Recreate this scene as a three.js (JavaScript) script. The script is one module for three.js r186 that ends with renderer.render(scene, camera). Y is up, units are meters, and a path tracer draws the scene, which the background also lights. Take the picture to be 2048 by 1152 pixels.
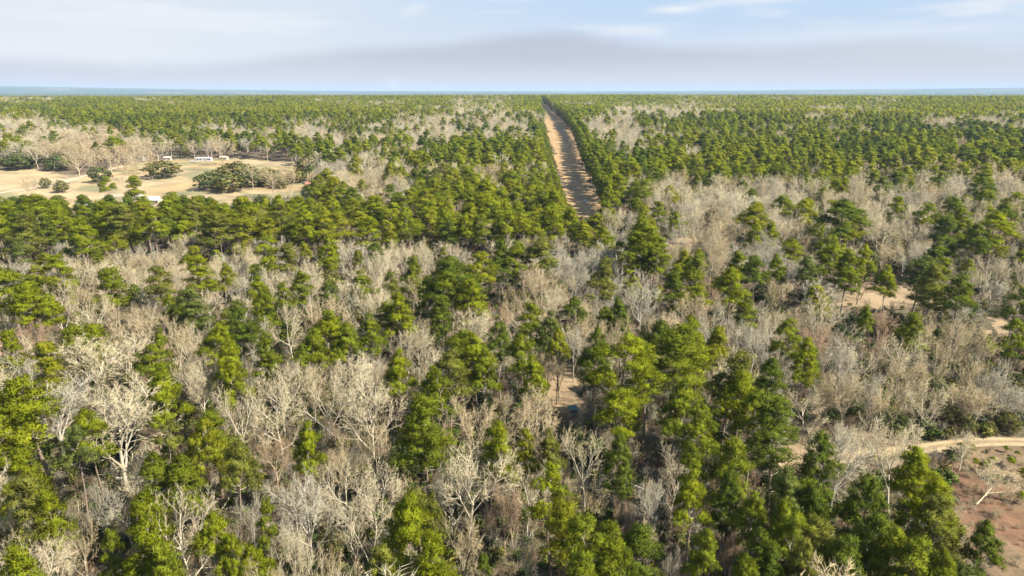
import * as THREE from 'three';
import { mergeGeometries } from 'three/addons/utils/BufferGeometryUtils.js';

// ------------------------------------------------------------------ camera, sky, sun, exposure
const scene = new THREE.Scene();
const CAM_H = 60, PITCH = THREE.MathUtils.degToRad(16.06), F = 1365, PW = 2048, PH = 1152;
const camera = new THREE.PerspectiveCamera(2 * Math.atan(PH / 2 / F) * 180 / Math.PI, PW / PH, 1, 90000);
camera.position.set(0, CAM_H, 0);
camera.rotation.set(-PITCH, 0, 0);
scene.add(camera);

const EXPOSURE = 2.75, SUN_I = 5.0, SKY_K = 0.37;
const SUN_EL = 44, SUN_AZ = 112; // degrees to the right of the view direction
const sunDir = new THREE.Vector3(
  Math.cos(SUN_EL * Math.PI / 180) * Math.sin(SUN_AZ * Math.PI / 180), Math.sin(SUN_EL * Math.PI / 180),
  -Math.cos(SUN_EL * Math.PI / 180) * Math.cos(SUN_AZ * Math.PI / 180));
const sun = new THREE.DirectionalLight(new THREE.Color(1.0, 0.93, 0.8), SUN_I);
sun.name = 'sun';
sun.position.copy(sunDir).multiplyScalar(600);
sun.castShadow = true;
sun.shadow.mapSize.set(4096, 4096);
Object.assign(sun.shadow.camera, { left: -420, right: 420, top: 420, bottom: -420, near: 10, far: 1600 });
scene.add(sun, sun.target);
scene.fog = new THREE.FogExp2(new THREE.Color(0.5, 0.7, 1.0), 5.5e-5);

// ------------------------------------------------------------------ small helpers
const { clamp, lerp, smoothstep } = THREE.MathUtils;
function rngOf(seed) {
  let a = seed >>> 0;
  return () => { a = (a + 0x6D2B79F5) | 0; let t = Math.imul(a ^ (a >>> 15), 1 | a); t = (t + Math.imul(t ^ (t >>> 7), 61 | t)) ^ t; return ((t ^ (t >>> 14)) >>> 0) / 4294967296; };
}
function hash2(ix, iy) { let h = Math.imul(ix | 0, 374761393) ^ Math.imul(iy | 0, 668265263); h = Math.imul(h ^ (h >>> 13), 1274126177); return ((h ^ (h >>> 16)) >>> 0) / 4294967296; }
function noise2(x, y) {
  const ix = Math.floor(x), iy = Math.floor(y), fx = x - ix, fy = y - iy, u = fx * fx * (3 - 2 * fx), v = fy * fy * (3 - 2 * fy);
  return lerp(lerp(hash2(ix, iy), hash2(ix + 1, iy), u), lerp(hash2(ix, iy + 1), hash2(ix + 1, iy + 1), u), v);
}
const fbm = (x, y, n = 4) => { let s = 0, a = 0.5, t = 0; for (let i = 0; i < n; i++) { s += a * noise2(x, y); t += a; a *= 0.5; x = x * 2.03 + 17.1; y = y * 2.03 + 9.7; } return s / t; };
const gauss = (x, s) => Math.exp(-x * x / (2 * s * s));

// ------------------------------------------------------------------ sky: haze, thin cloud veil and a low band of smoke
{
  const W = 2048, H = 1024, data = new Float32Array(W * H * 4);
  const mix3 = (a, b, t) => [lerp(a[0], b[0], t), lerp(a[1], b[1], t), lerp(a[2], b[2], t)];
  for (let row = 0; row < H; row++) {
    const el = ((row + 0.5) / H - 0.5) * 180;
    for (let col = 0; col < W; col++) {
      let az = ((col + 0.5) / W - 0.5) * 360 + 90;            // 0 = ahead, + to the right
      if (az > 180) az -= 360;
      const e = Math.max(el, 0);
      // clear air: pale low down, blue above
      let c = mix3([0.68, 0.75, 0.85], [0.50, 0.68, 0.90], smoothstep(e, 1, 8));
      c = mix3(c, [0.40, 0.57, 0.84], smoothstep(e, 7, 32));
      c = mix3(c, [0.28, 0.43, 0.70], smoothstep(e, 25, 90));
      // whitish veil over the left part of the view and beyond
      const veil = smoothstep(-az, -14, 34) * (1 - smoothstep(-az, 70, 130)) * gauss(e - 4.2, 6);
      c = mix3(c, [0.90, 0.885, 0.87], 0.85 * veil * (0.75 + 0.5 * fbm(az * 0.09 + 3, e * 0.45, 4) - 0.25));
      // thin streaks of high cloud
      const st = fbm(az * 0.12 + 40, e * 1.1 + 7, 5);
      c = mix3(c, [0.84, 0.87, 0.92], 0.75 * smoothstep(st, 0.5, 0.72) * smoothstep(e, 2.5, 5) * (1 - smoothstep(e, 18, 40)));
      // smoke lying along the horizon
      const top = 2.0 + 2.1 * gauss(az + 1, 9) + 1.3 * gauss(az - 26, 16) + 0.25 * Math.sin(az * 0.31) + 0.5 * (fbm(az * 0.2, 5) - 0.5);
      const smoke = (1 - smoothstep(e, top - 0.8, top + 0.5)) * 0.95;
      c = mix3(c, mix3([0.655, 0.66, 0.715], [0.52, 0.545, 0.635], gauss(az - 2, 16) * smoothstep(e, 0.8, 3)), smoke * (0.9 + 0.1 * fbm(az * 0.3, e * 0.7 + 30)));
      c = mix3(c, [0.715, 0.69, 0.725], 0.75 * (1 - smoothstep(e, 0, 1.8)));
      // the small bright streaks of cloud and two thin smoke plumes
      const streak = gauss(az - 12.6, 1.2) * gauss(e - 6.0, 0.16) + 0.7 * gauss(az - 18.5, 2.4) * gauss(e - 6.5, 0.2) + 0.5 * gauss(az + 7.6, 0.6) * gauss(e - 6.1 - 0.3 * (az + 7.6), 0.25) + 0.35 * gauss(az - 31, 3) * gauss(e - 6.3, 0.13) + 0.3 * gauss(az - 27, 8) * gauss(e - 4.0 - 0.02 * (az - 27), 0.3);
      c = mix3(c, [0.9, 0.91, 0.93], clamp(streak, 0, 0.8));
      const plume = gauss(az + 9.4, 0.22) * (1 - smoothstep(e, 0.4, 1.3)) + gauss(az + 5.5, 0.13) * (1 - smoothstep(e, 0.2, 0.6));
      c = mix3(c, [0.84, 0.85, 0.92], clamp(plume * 0.85, 0, 1));
      if (el < 0) c = [0.35, 0.36, 0.33];
      const i = (row * W + col) * 4;
      data[i] = c[0] * SKY_K; data[i + 1] = c[1] * SKY_K; data[i + 2] = c[2] * SKY_K; data[i + 3] = 1;
    }
  }
  const sky = new THREE.DataTexture(data, W, H, THREE.RGBAFormat, THREE.FloatType);
  sky.mapping = THREE.EquirectangularReflectionMapping;
  sky.magFilter = sky.minFilter = THREE.LinearFilter;
  sky.needsUpdate = true;
  scene.background = sky;
  scene.environment = sky;
}

// ------------------------------------------------------------------ the lie of the land
function terrain(x, z) {
  const r = Math.hypot(x, z), az = Math.atan2(x, -z) * 180 / Math.PI;
  let h = 6 * smoothstep(r, 400, 700) + 11 * smoothstep(r, 640, 1100) + 7 * smoothstep(r, 1000, 1800) + 3 * smoothstep(r, 1300, 1700) - 24 * smoothstep(r, 2000, 3400);
  h += (fbm(x / 420 + 11, z / 420 + 5, 3) - 0.5) * 7 * smoothstep(r, 500, 1500);
  const hills = smoothstep(r, 7500, 15500) * (66 + 88 * smoothstep(-az, 10, 40) + 48 * smoothstep(az, 10, 40) + 34 * (fbm(x / 2600 + 2, z / 2600, 3) - 0.5));
  return h + hills;
}
const camF = new THREE.Vector3(0, -Math.sin(PITCH), -Math.cos(PITCH)), camU = new THREE.Vector3(0, Math.cos(PITCH), -Math.sin(PITCH));
function project(x, y, z) {      // where a point shows in the photograph's 2048 x 1152 frame
  const vy = y - CAM_H, d = vy * camF.y + z * camF.z;
  return [1024 + F * x / d, 576 - F * (vy * camU.y + z * camU.z) / d, d];
}
function groundAt(px, py, above = 0) { // the place on the land (or that far above it) in that direction
  const k = (px - 1024) / F, m = (576 - py) / F;
  const dx = k, dy = camF.y + m * camU.y, dz = camF.z + m * camU.z;
  let t = 10, step = 4;
  for (let i = 0; i < 4000; i++) {
    const y = CAM_H + dy * t - terrain(dx * t, dz * t) - above;
    if (y <= 0) { if (step < 0.01) break; t -= step; step *= 0.25; }
    t += step; if (step >= 1) step = Math.max(1, t * 0.01);
    if (t > 30000) break;
  }
  return [dx * t, dz * t, t];
}
function inPoly(poly, x, z) {
  let c = false;
  for (let i = 0, j = poly.length - 1; i < poly.length; j = i++) {
    const [xi, zi] = poly[i], [xj, zj] = poly[j];
    if (zi > z !== zj > z && x < (xj - xi) * (z - zi) / (zj - zi) + xi) c = !c;
  }
  return c;
}
const segDist = (x, z, [ax, az], [bx, bz]) => { const dx = bx - ax, dz = bz - az, t = clamp(((x - ax) * dx + (z - az) * dz) / (dx * dx + dz * dz), 0, 1); return Math.hypot(x - ax - dx * t, z - az - dz * t); };
const onGround = (pts) => pts.map(([x, y]) => groundAt(x, y).slice(0, 2));

// ------------------------------------------------------------------ naming
const used = {};
function numbered(name) { const n = used[name] = (used[name] ?? -1) + 1; return n ? `${name}_${String(n).padStart(3, '0')}` : name; }
function mesh(name, geometry, material, parent) {
  const m = new THREE.Mesh(geometry, material); m.name = name; m.castShadow = m.receiveShadow = true;
  if (parent) parent.add(m); return m;
}
function structure(name, geometry, material, label) { const m = mesh(numbered(name), geometry, material, scene); m.userData = { kind: 'structure', ...(label ? { label } : {}) }; return m; }
function thing(name, label, category, [x, y, z], turn = 0, group) {
  const o = new THREE.Group(); o.name = numbered(name); o.position.set(x, y, z); o.rotation.y = turn;
  o.userData = { label, category }; if (group) o.userData.group = group; scene.add(o); return o;
}

// ------------------------------------------------------------------ materials
const leafy = (r, g, b) => new THREE.MeshLambertMaterial({ color: new THREE.Color().setRGB(r, g, b), vertexColors: true });
const needle = (r, g, b) => new THREE.MeshPhysicalMaterial({ color: new THREE.Color().setRGB(r * 1.3, g * 1.28, b * 1.25), vertexColors: true, roughness: 1, specularIntensity: 0, transmission: 0.36, thickness: 0 });
const std = (r, g, b, o = {}) => new THREE.MeshStandardMaterial({ color: new THREE.Color().setRGB(r, g, b), roughness: 0.9, ...o });
function noiseTexture(size, fn) {
  const d = new Uint8Array(size * size * 4);
  for (let y = 0; y < size; y++) for (let x = 0; x < size; x++) { const c = fn(x / size, y / size), i = (y * size + x) * 4; d[i] = clamp(c[0], 0, 1) * 255; d[i + 1] = clamp(c[1], 0, 1) * 255; d[i + 2] = clamp(c[2], 0, 1) * 255; d[i + 3] = 255; }
  const t = new THREE.DataTexture(d, size, size); t.wrapS = t.wrapT = THREE.RepeatWrapping; t.magFilter = THREE.LinearFilter; t.minFilter = THREE.LinearMipmapLinearFilter; t.needsUpdate = true; return t;
}
// seamless noise: value noise on a wrapped lattice
function wrapNoise(u, v, n, s) { const x = u * n, y = v * n, ix = Math.floor(x), iy = Math.floor(y), fx = x - ix, fy = y - iy, a = fx * fx * (3 - 2 * fx), b = fy * fy * (3 - 2 * fy), m = (k) => ((k % n) + n) % n; return lerp(lerp(hash2(m(ix) + s, m(iy)), hash2(m(ix + 1) + s, m(iy)), a), lerp(hash2(m(ix) + s, m(iy + 1)), hash2(m(ix + 1) + s, m(iy + 1)), a), b); }
const grain = noiseTexture(512, (u, v) => { const n = 0.35 * wrapNoise(u, v, 12, 1) + 0.3 * wrapNoise(u, v, 40, 77) + 0.2 * wrapNoise(u, v, 110, 300) + 0.15 * wrapNoise(u, v, 256, 900); const k = 0.45 + 0.75 * n; return [k, k * 0.98, k * 0.95]; });
grain.colorSpace = THREE.NoColorSpace;
const M = {
  forestFloor: new THREE.MeshStandardMaterial({ map: grain, vertexColors: true, roughness: 1, bumpMap: grain, bumpScale: 0.15 }),
  open: new THREE.MeshStandardMaterial({ map: grain, vertexColors: true, roughness: 1, bumpMap: grain, bumpScale: 0.06 }),
  pineBark: std(0.20, 0.145, 0.105), greyBark: std(0.40, 0.345, 0.28), darkBark: std(0.1, 0.085, 0.07), silver: std(0.5, 0.45, 0.39),
  pine: [needle(0.076, 0.102, 0.014), needle(0.114, 0.138, 0.013), needle(0.140, 0.164, 0.011), needle(0.154, 0.165, 0.014), needle(0.116, 0.126, 0.024), needle(0.092, 0.114, 0.028)],
  oak: [leafy(0.075, 0.098, 0.03), leafy(0.115, 0.115, 0.036), leafy(0.036, 0.052, 0.02)],
  limb: [leafy(0.45, 0.40, 0.31), leafy(0.38, 0.32, 0.23), leafy(0.37, 0.34, 0.28), leafy(0.38, 0.29, 0.21)],
  rust: leafy(0.34, 0.2, 0.085),
  twig: [leafy(0.42, 0.36, 0.24), leafy(0.38, 0.305, 0.185), leafy(0.345, 0.312, 0.238), leafy(0.31, 0.215, 0.14)],
  white: new THREE.MeshLambertMaterial({ vertexColors: true }), whiteNeedle: needle(1 / 1.3, 1 / 1.28, 1 / 1.25),
};

// ------------------------------------------------------------------ geometry collectors
class Bag {
  constructor() { this.p = []; this.n = []; this.c = []; this.u = []; this.i = []; }
  get tris() { return this.i.length / 3; }
  v(x, y, z, nx, ny, nz, r = 1, g = 1, b = 1) { this.p.push(x, y, z); this.n.push(nx, ny, nz); this.c.push(r, g, b); return this.p.length / 3 - 1; }
  tube(pts, radii, sides, col = [1, 1, 1]) {            // tapered limb through points
    let prev = null; const up = new THREE.Vector3(), d = new THREE.Vector3(), a = new THREE.Vector3(), b = new THREE.Vector3();
    for (let k = 0; k < pts.length; k++) {
      d.subVectors(pts[Math.min(k + 1, pts.length - 1)], pts[Math.max(k - 1, 0)]).normalize();
      up.set(Math.abs(d.y) > 0.9 ? 1 : 0, Math.abs(d.y) > 0.9 ? 0 : 1, 0); a.crossVectors(d, up).normalize(); b.crossVectors(d, a);
      const ring = [];
      if (k === pts.length - 1 && radii[k] < 0.02) { ring.push(this.v(pts[k].x, pts[k].y, pts[k].z, d.x, d.y, d.z, ...col)); }
      else for (let s = 0; s < sides; s++) {
        const t = s / sides * 2 * Math.PI, nx = a.x * Math.cos(t) + b.x * Math.sin(t), ny = a.y * Math.cos(t) + b.y * Math.sin(t), nz = a.z * Math.cos(t) + b.z * Math.sin(t);
        ring.push(this.v(pts[k].x + nx * radii[k], pts[k].y + ny * radii[k], pts[k].z + nz * radii[k], nx, ny, nz, ...col));
      }
      if (prev) for (let s = 0; s < sides; s++) {
        const s2 = (s + 1) % sides;
        if (ring.length === 1) this.i.push(prev[s], prev[s2], ring[0]);
        else this.i.push(prev[s], prev[s2], ring[s], prev[s2], ring[s2], ring[s]);
      }
      prev = ring;
    }
  }
  leaf(c, dir, len, wid, n, col, rnd) {                  // one spray of needles or leaves: a narrow kite that faces outward
    const sx = dir.y * n.z - dir.z * n.y, sy = dir.z * n.x - dir.x * n.z, sz = dir.x * n.y - dir.y * n.x, q = Math.hypot(sx, sy, sz) || 1, w = wid / 2 / q;
    const b = this.p.length / 3;
    this.v(c.x - dir.x * len * 0.3 - sx * w, c.y - dir.y * len * 0.3 - sy * w, c.z - dir.z * len * 0.3 - sz * w, n.x, n.y, n.z, ...col);
    this.v(c.x + dir.x * len * 0.7, c.y + dir.y * len * 0.7, c.z + dir.z * len * 0.7, n.x, n.y, n.z, ...col);
    this.v(c.x - dir.x * len * 0.3 + sx * w, c.y - dir.y * len * 0.3 + sy * w, c.z - dir.z * len * 0.3 + sz * w, n.x, n.y, n.z, ...col);
    // wind so that the face looks the way the shading normal does
    const ux = this.p[b * 3 + 3] - this.p[b * 3], uy = this.p[b * 3 + 4] - this.p[b * 3 + 1], uz = this.p[b * 3 + 5] - this.p[b * 3 + 2], vx = this.p[b * 3 + 6] - this.p[b * 3], vy = this.p[b * 3 + 7] - this.p[b * 3 + 1], vz = this.p[b * 3 + 8] - this.p[b * 3 + 2];
    const f = (uy * vz - uz * vy) * n.x + (uz * vx - ux * vz) * n.y + (ux * vy - uy * vx) * n.z;
    if (f >= 0) this.i.push(b, b + 1, b + 2); else this.i.push(b, b + 2, b + 1);
  }
  build() {
    const g = new THREE.BufferGeometry();
    g.setAttribute('position', new THREE.Float32BufferAttribute(this.p, 3)); g.setAttribute('normal', new THREE.Float32BufferAttribute(this.n, 3));
    g.setAttribute('color', new THREE.Float32BufferAttribute(this.c, 3)); g.setIndex(this.i); return g;
  }
}
const V = (x, y, z) => new THREE.Vector3(x, y, z);
function puff(bag, c, rx, ry, count, len, wid, rnd, tint, upBias, axis) {   // a clump of needle sprays
  const n = V(), d = V(), p = V();
  for (let k = 0; k < count; k++) {
    const a = rnd() * 6.2832, y = rnd() * 2 - 1, q = Math.sqrt(1 - y * y), rr = Math.cbrt(0.25 + 0.75 * rnd());
    n.set(q * Math.cos(a), y, q * Math.sin(a));
    p.set(c.x + n.x * rx * rr, c.y + n.y * ry * rr, c.z + n.z * rx * rr);
    d.set(n.x + (rnd() - 0.5) * 1.2, n.y + upBias + (rnd() - 0.5) * 1.0, n.z + (rnd() - 0.5) * 1.2).normalize();
    // shading normal: out of the clump, a little out of the crown
    const o = V(p.x - axis.x, (p.y - axis.y) * 0.6 + 0.8, p.z - axis.z).normalize();
    n.multiplyScalar(0.62).addScaledVector(o, 0.5); n.x += (rnd() - 0.5) * 0.55; n.y += (rnd() - 0.5) * 0.55; n.z += (rnd() - 0.5) * 0.55; n.normalize();
    const v = 0.78 + 0.44 * rnd();
    bag.leaf(p, d, len * (0.7 + 0.6 * rnd()), wid * (0.7 + 0.6 * rnd()), n, [tint[0] * v, tint[1] * v, tint[2] * v], rnd);
  }
}

// ------------------------------------------------------------------ tree kinds (each variant: {parts: {name: geometry}, height, width})
function makePine(seed, q, shape = {}) {
  const rnd = rngOf(seed), H = 22, trunk = new Bag(), limbs = new Bag(), crown = new Bag();
  const base = shape.base ?? (0.48 + 0.12 * rnd()), R = shape.R ?? (3.9 + 1.2 * rnd()), point = shape.point ?? (0.2 + 0.5 * rnd());
  const bend = [(rnd() - 0.5) * 2.2, (rnd() - 0.5) * 2.2];
  const axis = (t) => V(bend[0] * t * t + 0.25 * Math.sin(t * 5 + seed), H * t, bend[1] * t * t + 0.25 * Math.sin(t * 4 + 2 * seed));
  const N = q === 0 ? 9 : 4, pts = [], rad = [];
  for (let k = 0; k <= N; k++) { const t = k / N * 0.96; pts.push(axis(t)); rad.push(lerp(0.27, 0.04, Math.pow(t, 0.8))); }
  trunk.tube(pts, rad, q === 0 ? 7 : q === 1 ? 4 : 3);
  const nL = shape.n ?? 9 + Math.floor(rnd() * 4), lobes = [];
  for (let k = 0; k < nL; k++) {
    const t = Math.pow((k + 0.75 * rnd()) / nL, 0.85), hf = lerp(base, 0.94, t), az = k * 2.39996 + rnd() * 1.1;
    const dome = Math.sqrt(Math.max(0.02, 1 - Math.pow(t, 1.7 + point))) * lerp(1, 1 - t, point * 0.5) * (t < 0.12 ? 0.8 : 1) * R;
    const rr = lerp(1.9, 1.35, t) * (0.75 + 0.5 * rnd()), dist = Math.max(0.15, (dome - rr * 0.55) * (0.6 + 0.5 * rnd())), o = axis(hf);
    lobes.push({ c: V(o.x + Math.cos(az) * dist, o.y + (rnd() - 0.4) * 1.2, o.z + Math.sin(az) * dist), r: rr, hf, t });
  }
  lobes.push({ c: axis(0.975), r: 1.15 + 0.5 * rnd(), hf: 0.95, t: 1 });
  for (const L of lobes) {
    const o = axis(Math.max(0.2, L.hf - 0.05 - 0.04 * rnd())), mid = o.clone().lerp(L.c, 0.55); mid.y -= 0.25 * L.r;
    if (q < 2) limbs.tube([o, mid, L.c], [0.09 - 0.04 * L.t, 0.06, 0.02], 3);
    const warm = rnd(), bright = 0.89 + 0.22 * rnd(), ctr = axis(Math.min(0.9, L.hf - 0.04));
    if (q === 2) { puff(crown, L.c, L.r * 1.05, L.r * 0.85, 15, 1.25, 0.85, rnd, [1.25 * bright * (0.9 + 0.3 * warm), 1.22 * bright * (0.92 + 0.18 * warm), 1.1 * bright], 0.3, ctr); continue; }
    const n = Math.round(L.r * L.r * (q === 0 ? 6 : 3.6) + 2);
    for (let k = 0; k < n; k++) {
      const a = rnd() * 6.283, y = -0.5 + 1.5 * Math.pow(rnd(), 0.8), qq = Math.sqrt(Math.max(0, 1 - Math.min(1, y) ** 2)), rr = L.r * (0.5 + 0.62 * rnd());
      const c = V(L.c.x + Math.cos(a) * qq * rr, L.c.y + y * rr * 0.8, L.c.z + Math.sin(a) * qq * rr), b = bright * (0.86 + 0.28 * rnd()), w2 = clamp(0.25 + 0.5 * warm + (rnd() - 0.5) * 0.4, 0, 1);
      const tint = [b * (0.86 + 0.34 * w2), b * (0.92 + 0.2 * w2), b * (0.85 + 0.3 * rnd())];
      if (q === 0 && k % 5 === 0) limbs.tube([mid, c], [0.035, 0.008], 3);
      if (q === 0) puff(crown, c, 0.5 + 0.25 * rnd(), 0.38 + 0.15 * rnd(), 44, 0.52, 0.125, rnd, tint, 0.5, ctr);
      else puff(crown, c, 0.8, 0.6, 17, 0.85, 0.36, rnd, tint, 0.4, ctr);
    }
  }
  // dead stubs below the crown
  if (q === 0) for (let k = 0; k < 12; k++) { const o = axis(lerp(0.22, base + 0.05, rnd())), az = rnd() * 6.28, L = 0.7 + 1.9 * rnd(); limbs.tube([o, V(o.x + Math.cos(az) * L, o.y + L * (rnd() - 0.3) * 0.6, o.z + Math.sin(az) * L)], [0.045, 0.01], 3); }
  return { parts: { trunk: trunk.build(), ...(q < 2 ? { limbs: limbs.build() } : {}), crown: crown.build() }, height: H + 0.6, width: 2 * R * 0.96 + 0.9, tris: trunk.tris + limbs.tris + crown.tris };
}
function makeBare(seed, q, shape = {}) {
  const rnd = rngOf(seed), H = 18, trunk = new Bag(), limbs = new Bag(), twigs = new Bag();
  const spread = shape.spread ?? (0.68 + 0.28 * rnd()), fork = shape.fork ?? (0.2 + 0.2 * rnd()), nMain = shape.n ?? (5 + Math.floor(rnd() * 4)), lean = shape.lean ?? 0;
  let maxR = 0, top = 0;
  const grow = (p, d, L, r, lev) => {
    const segs = lev === 0 ? 5 : lev < 3 ? 4 : 2, pts = [p.clone()], rad = [r], dir = d.clone();
    for (let s = 1; s <= segs; s++) {
      const w = lev === 0 ? 0.06 : 0.2;
      dir.x += (rnd() - 0.5) * w * 2; dir.z += (rnd() - 0.5) * w * 2; dir.y += lev === 0 ? 0 : lev === 1 ? 0.075 : 0.07 * (rnd() * 1.5 - 0.4); dir.normalize();
      pts.push(pts[s - 1].clone().addScaledVector(dir, L / segs)); rad.push(lerp(r, r * (lev === 0 ? 0.55 : 0.3), s / segs));
    }
    const tone = 0.85 + 0.3 * rnd(), col = [tone, tone * (0.97 + 0.05 * rnd()), tone * (0.92 + 0.12 * rnd())];
    const bag = lev === 0 ? trunk : lev < 3 ? limbs : twigs;
    if (lev >= 3) rad[rad.length - 1] = 0.004;
    bag.tube(pts, rad, lev === 0 ? 7 : lev === 1 ? 5 : 3, col);
    const e = pts[pts.length - 1]; maxR = Math.max(maxR, Math.hypot(e.x, e.z)); top = Math.max(top, e.y);
    return pts;
  };
  const along = (pts, f) => { const k = Math.min(pts.length - 2, Math.floor(f * (pts.length - 1))), t = f * (pts.length - 1) - k; return [pts[k].clone().lerp(pts[k + 1], t), pts[k + 1].clone().sub(pts[k]).normalize()]; };
  const side = (d, ang, az) => { const a = V(d.z, 0, -d.x); if (a.lengthSq() < 0.02) a.set(1, 0, 0); a.normalize(); const b = V().crossVectors(d, a); return d.clone().multiplyScalar(Math.cos(ang)).addScaledVector(a, Math.sin(ang) * Math.cos(az)).addScaledVector(b, Math.sin(ang) * Math.sin(az)).normalize(); };
  const tp = grow(V(0, 0, 0), V(lean, 1, lean * 0.4).normalize(), H * 0.52, 0.26, 0);
  const thin = q === 0 ? 1 : 1.7;
  for (let m = 0; m < nMain; m++) {
    const f = lerp(fork, 0.98, Math.pow((m + 0.6 * rnd()) / nMain, 0.8)), [p, d] = along(tp, f), az = m * 2.39996 + rnd();
    const L1 = H * lerp(0.56, 0.42, f) * (0.8 + 0.35 * rnd());
    const p1 = grow(p, side(d, spread * (1.15 - 0.45 * f) * (0.8 + 0.4 * rnd()), az), L1, lerp(0.19, 0.11, f), 1);
    const n2 = q === 0 ? 8 : q === 1 ? 5 : 4;
    for (let b = 0; b < n2; b++) {
      const f2 = b === 0 ? 0.99 : 0.22 + 0.75 * (b / n2) + 0.1 * rnd(), [pb, db] = along(p1, Math.min(0.99, f2));
      const L2 = L1 * lerp(0.62, 0.34, f2) * (0.75 + 0.5 * rnd());
      const p2 = grow(pb, side(db, 0.35 + 0.5 * rnd(), b * 2.4 + rnd() * 2), L2, 0.068 * thin, 2);
      if (q === 2) { for (let s = 0; s < 4; s++) { const [pc, dc] = along(p2, 0.3 + 0.69 * rnd()); const dd = side(dc, 0.3 + 0.7 * rnd(), rnd() * 6.28); twigs.tube([pc, pc.clone().addScaledVector(dd, 1.6 + rnd())], [0.075, 0.004], 3, [0.95, 0.95, 0.95]); } continue; }
      const n3 = q === 0 ? 7 : 5;
      for (let c = 0; c < n3; c++) {
        const f3 = c === 0 ? 0.99 : 0.15 + 0.8 * (c / n3) + 0.08 * rnd(), [pc, dc] = along(p2, Math.min(0.99, f3));
        const L3 = Math.max(0.7, L2 * 0.48 * (0.7 + 0.6 * rnd()));
        const p3 = grow(pc, side(dc, 0.4 + 0.6 * rnd(), c * 2.4 + rnd() * 2), L3, 0.032 * thin, 3);
        const n4 = q === 0 ? 7 : 3;
        for (let t = 0; t < n4; t++) {
          const [pd, dd0] = along(p3, 0.15 + 0.84 * rnd()), dd = side(dd0, 0.35 + 0.7 * rnd(), rnd() * 6.28), L4 = (q === 0 ? 0.5 : 0.8) + 0.5 * rnd(), tone = 0.85 + 0.3 * rnd();
          twigs.tube([pd, pd.clone().addScaledVector(dd, L4)], [0.026 * thin * (q ? 1.6 : 1), 0.004], 3, [tone, tone, tone * 0.97]);
          maxR = Math.max(maxR, Math.hypot(pd.x, pd.z));
        }
      }
    }
  }
  return { parts: { trunk: trunk.build(), limbs: limbs.build(), twigs: twigs.build() }, height: top, width: maxR * 1.75, tris: trunk.tris + limbs.tris + twigs.tris };
}
function makeOak(seed, q) {
  const rnd = rngOf(seed), H = 13, trunk = new Bag(), limbs = new Bag(), crown = new Bag(), R = 4.6 + rnd();
  trunk.tube([V(0, 0, 0), V(0.1, 2.2, 0.05), V(0.2, 4.5, -0.1)], [0.36, 0.28, 0.22], 6);
  const n = q === 0 ? 130 : q === 1 ? 60 : 22;
  for (let k = 0; k < n; k++) {
    const a = k * 2.39996 + rnd(), y = 1 - 1.85 * (k + 0.5) / n, qq = Math.sqrt(Math.max(0, 1 - y * y)), rr = 0.72 + 0.4 * rnd();
    const c = V(Math.cos(a) * qq * R * rr, Math.max(0.9, 6.3 + y * 5.6 * rr), Math.sin(a) * qq * R * rr);
    const b = 0.75 + 0.5 * rnd(), warm = rnd();
    const tint = [b * (0.85 + 0.4 * warm), b, b * (0.8 + 0.4 * rnd())];
    if (q < 2 && k % (q ? 6 : 3) === 0) limbs.tube([V(0.2, 3.8 + rnd(), 0), V(c.x * 0.5, (c.y + 4) * 0.52, c.z * 0.5), c], [0.13, 0.07, 0.02], 3);
    if (q === 0) puff(crown, c, 1.05, 0.85, 64, 0.42, 0.26, rnd, tint, 0.1, V(0, 6, 0));
    else if (q === 1) puff(crown, c, 1.3, 1.05, 26, 0.9, 0.7, rnd, tint, 0.1, V(0, 6, 0));
    else puff(crown, c, 1.9, 1.5, 8, 1.7, 1.4, rnd, tint, 0.1, V(0, 6, 0));
  }
  return { parts: { trunk: trunk.build(), ...(q < 2 ? { limbs: limbs.build() } : {}), crown: crown.build() }, height: H, width: 2 * R + 0.6, tris: trunk.tris + limbs.tris + crown.tris };
}
const spanOf = (v, part) => { const p = v.parts[part].attributes.position, d = []; for (let i = 0; i < p.count; i += 3) d.push(Math.hypot(p.getX(i), p.getZ(i))); d.sort((a, b) => a - b); v.width = 2 * d[Math.floor(d.length * 0.93)]; return v; };
const range = (n) => [...Array(n).keys()];
const PINE = [range(12).map((k) => makePine(100 + k, 0, [{}, { R: 3.6, base: 0.46, point: 0.5, n: 12 }, { R: 5.2, base: 0.56, point: 0.1, n: 13 }, {}, { R: 4.4, base: 0.4, point: 0.7, n: 16 }, { R: 5, base: 0.5, point: 0.2, n: 14 }, {}, { R: 3.6, base: 0.52, point: 0.4, n: 9 }, { R: 4.6, base: 0.45, point: 0.3, n: 15 }, {}, { R: 4.8, base: 0.6, point: 0.05, n: 8 }, {}][k])), range(8).map((k) => makePine(200 + k, 1)), range(5).map((k) => makePine(300 + k, 2))];
const BARE = [range(10).map((k) => makeBare(400 + k, 0, [{}, { spread: 1.0, fork: 0.2, n: 8 }, { spread: 0.55, fork: 0.4 }, {}, { spread: 0.85, fork: 0.14, n: 7 }, { spread: 0.5, fork: 0.3, n: 6 }, {}, { lean: 0.25, spread: 0.6 }, { spread: 0.7, fork: 0.3, n: 8 }, {}][k])), range(6).map((k) => makeBare(500 + k, 1)), range(5).map((k) => makeBare(600 + k, 2))];
for (const l of PINE) l.forEach((v) => spanOf(v, 'crown'));
for (const l of BARE) l.forEach((v) => spanOf(v, 'twigs'));
const OAK = [range(4).map((k) => makeOak(700 + k, 0)), range(4).map((k) => makeOak(720 + k, 1)), range(3).map((k) => makeOak(740 + k, 2))];

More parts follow.
